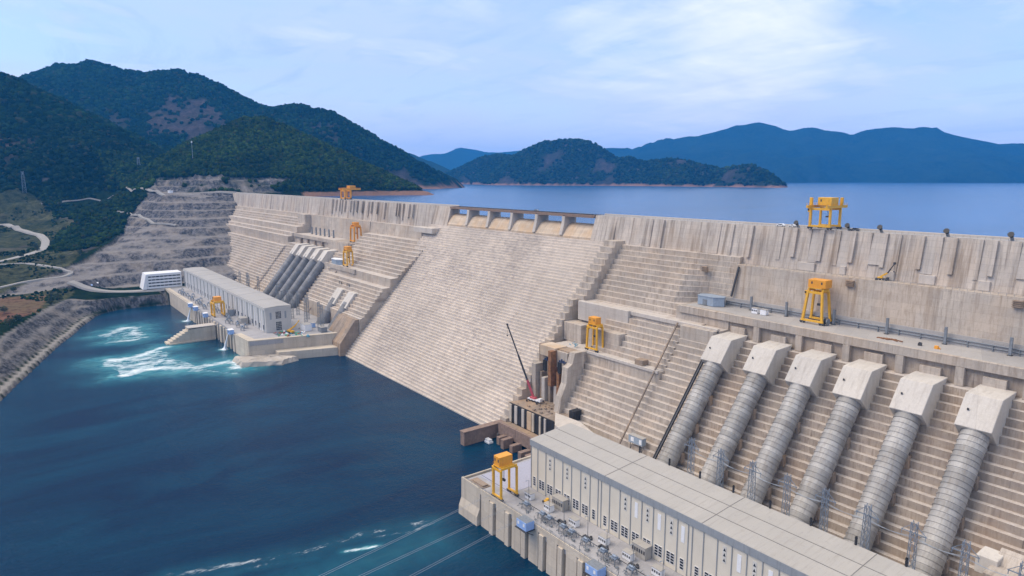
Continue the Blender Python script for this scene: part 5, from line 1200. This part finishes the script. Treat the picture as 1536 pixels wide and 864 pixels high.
b = MB(); b.add([(-12000,9.9,130),(5500,9.9,130),(5500,11000,130),(-12000,11000,130)], [(0,1,2,3)]); tag(b.build('lake_water', mw2), kind='structure')

SPOT1 = (-0.619,0.755,0.215)
SPOT2 = (-0.431,0.885,0.175)
SPOT3 = (-0.880,0.430,0.205)
SPOT4 = (-0.991,0.052,0.122)

# ------------------------------------------------------------------ sky, sun, haze, camera
SUN_EL, SUN_AZ = R(52), math.atan2(-.62,-.78)     # azimuth from +Y towards +X
sd = Vector((math.sin(SUN_AZ)*math.cos(SUN_EL), math.cos(SUN_AZ)*math.cos(SUN_EL), math.sin(SUN_EL)))
w = bpy.data.worlds.new('World'); SC.world = w; w.use_nodes = True; nt = w.node_tree; nt.nodes.clear(); g = N(nt)
out = g.node('ShaderNodeOutputWorld'); bg = g.node('ShaderNodeBackground'); g.link(bg.outputs[0], out.inputs[0])
sky = g.node('ShaderNodeTexSky', sky_type='NISHITA'); sky.sun_disc = False; sky.sun_elevation = SUN_EL; sky.sun_rotation = SUN_AZ; sky.altitude = 600; sky.air_density = 1.2; sky.dust_density = 1.5; sky.ozone_density = 2.0
D = g.node('ShaderNodeTexCoord').outputs['Generated']; dx, dy, dz = g.sep(D)
den = g.math('ADD', g.math('MAXIMUM', dz, 0.0), .10); cx = g.math('DIVIDE', dx, den); cy = g.math('DIVIDE', dy, den); cv = g.comb(cx, cy, 0)
c1 = g.noise(g.map(cv,(.55,.35,1),(3.1,1.7,0)), 1.0, 8, .58, .5); c2 = g.noise(g.map(cv,(1.5,.9,1),(8.3,2.2,0)), 1.0, 8, .6, .3)
veil = g.ramp(c1,.38,.64,.10,.95)
def spot(v, width):   # a cloud bank around one direction of the sky
    dp = g.node('ShaderNodeVectorMath', operation='DOT_PRODUCT'); g.link(D, dp.inputs[0]); dp.inputs[1].default_value = Vector(v).normalized()
    return g.ramp(dp.outputs['Value'], math.cos(width), 1.0)
CL = spot(SPOT1, R(13)); CL2 = spot(SPOT2, R(14)); CL3 = spot(SPOT3, R(12)); CL4 = spot(SPOT4, R(12))
puff = g.math('ADD', g.math('ADD', g.math('MULTIPLY', CL, .25), g.math('MULTIPLY', CL2, .10)), g.math('ADD', g.math('MULTIPLY', CL3, .10), g.math('MULTIPLY', CL4, .08)))
c3 = g.noise(g.map(cv,(.9,2.6,1),(1.3,5.2,0)), 1.0, 9, .62, .6)
bright = g.ramp(g.math('ADD', g.math('ADD', g.math('MULTIPLY', c2, .6), g.math('MULTIPLY', c3, .4)), puff), .60, .84)
skyc = g.mix(.35, g.mix(1.0, sky.outputs[0], (.98,1.0,1.25), 'MULTIPLY'), (2.7,3.6,6.1))
col = g.mix(veil, skyc, (3.5,4.1,5.7)); col = g.mix(g.ramp(c3,.50,.68,0,.55), col, (2.3,3.3,5.4)); col = g.mix(g.math('MULTIPLY', bright, .85), col, (5.6,5.75,5.9))
hz = g.ramp(dz, 0.0, .15, .8, 0); col = g.mix(hz, col, (4.9,4.9,5.9)); col = g.mix(g.ramp(dz,.40,.75,0,.9), col, (6.3,6.1,5.9))
g.link(col, bg.inputs['Color']); bg.inputs['Strength'].default_value = .15
sl = bpy.data.lights.new('sun', 'SUN'); sl.energy = 2.0; sl.angle = R(36); sl.color = (1,.87,.73); so_ = bpy.data.objects.new('sun', sl); COL.objects.link(so_)
so_.rotation_euler = sd.to_track_quat('Z','Y').to_euler()
hm = bpy.data.materials.new('haze'); hm.use_nodes = True; nt = hm.node_tree; nt.nodes.clear(); g = N(nt)
o = g.node('ShaderNodeOutputMaterial'); pv = g.node('ShaderNodeVolumePrincipled'); g.link(pv.outputs[0], o.inputs['Volume']); pv.inputs['Color'].default_value = (.06,.42,1.0,1); pv.inputs['Density'].default_value = 0.7e-4; pv.inputs['Anisotropy'].default_value = .0
b = MB(); b.box(-12500,6000,-3200,11500,-9,860); hb = b.build('haze', hm); tag(hb, kind='stuff')
cam = bpy.data.cameras.new('camera'); cam.sensor_width = 36; cam.lens = 1002.6/1536*36; cam.clip_end = 60000; cam.clip_start = .5
co = bpy.data.objects.new('camera', cam); COL.objects.link(co); co.location = (365.4,-357.0,167.7)
yaw, pit = R(142.793), R(-9.324); co.rotation_euler = (R(90)+pit, 0, yaw-R(90)); SC.camera = co
SC.view_settings.view_transform = 'Standard'; SC.view_settings.look = 'None'; SC.view_settings.exposure = 0.44; SC.view_settings.gamma = 1
SC.cycles.volume_bounces = 1; SC.cycles.max_bounces = 6

for o in bpy.data.objects:
    l = o.get('label')
    if l and not 4 <= len(l.split()) <= 16: print('LABEL', len(l.split()), l)
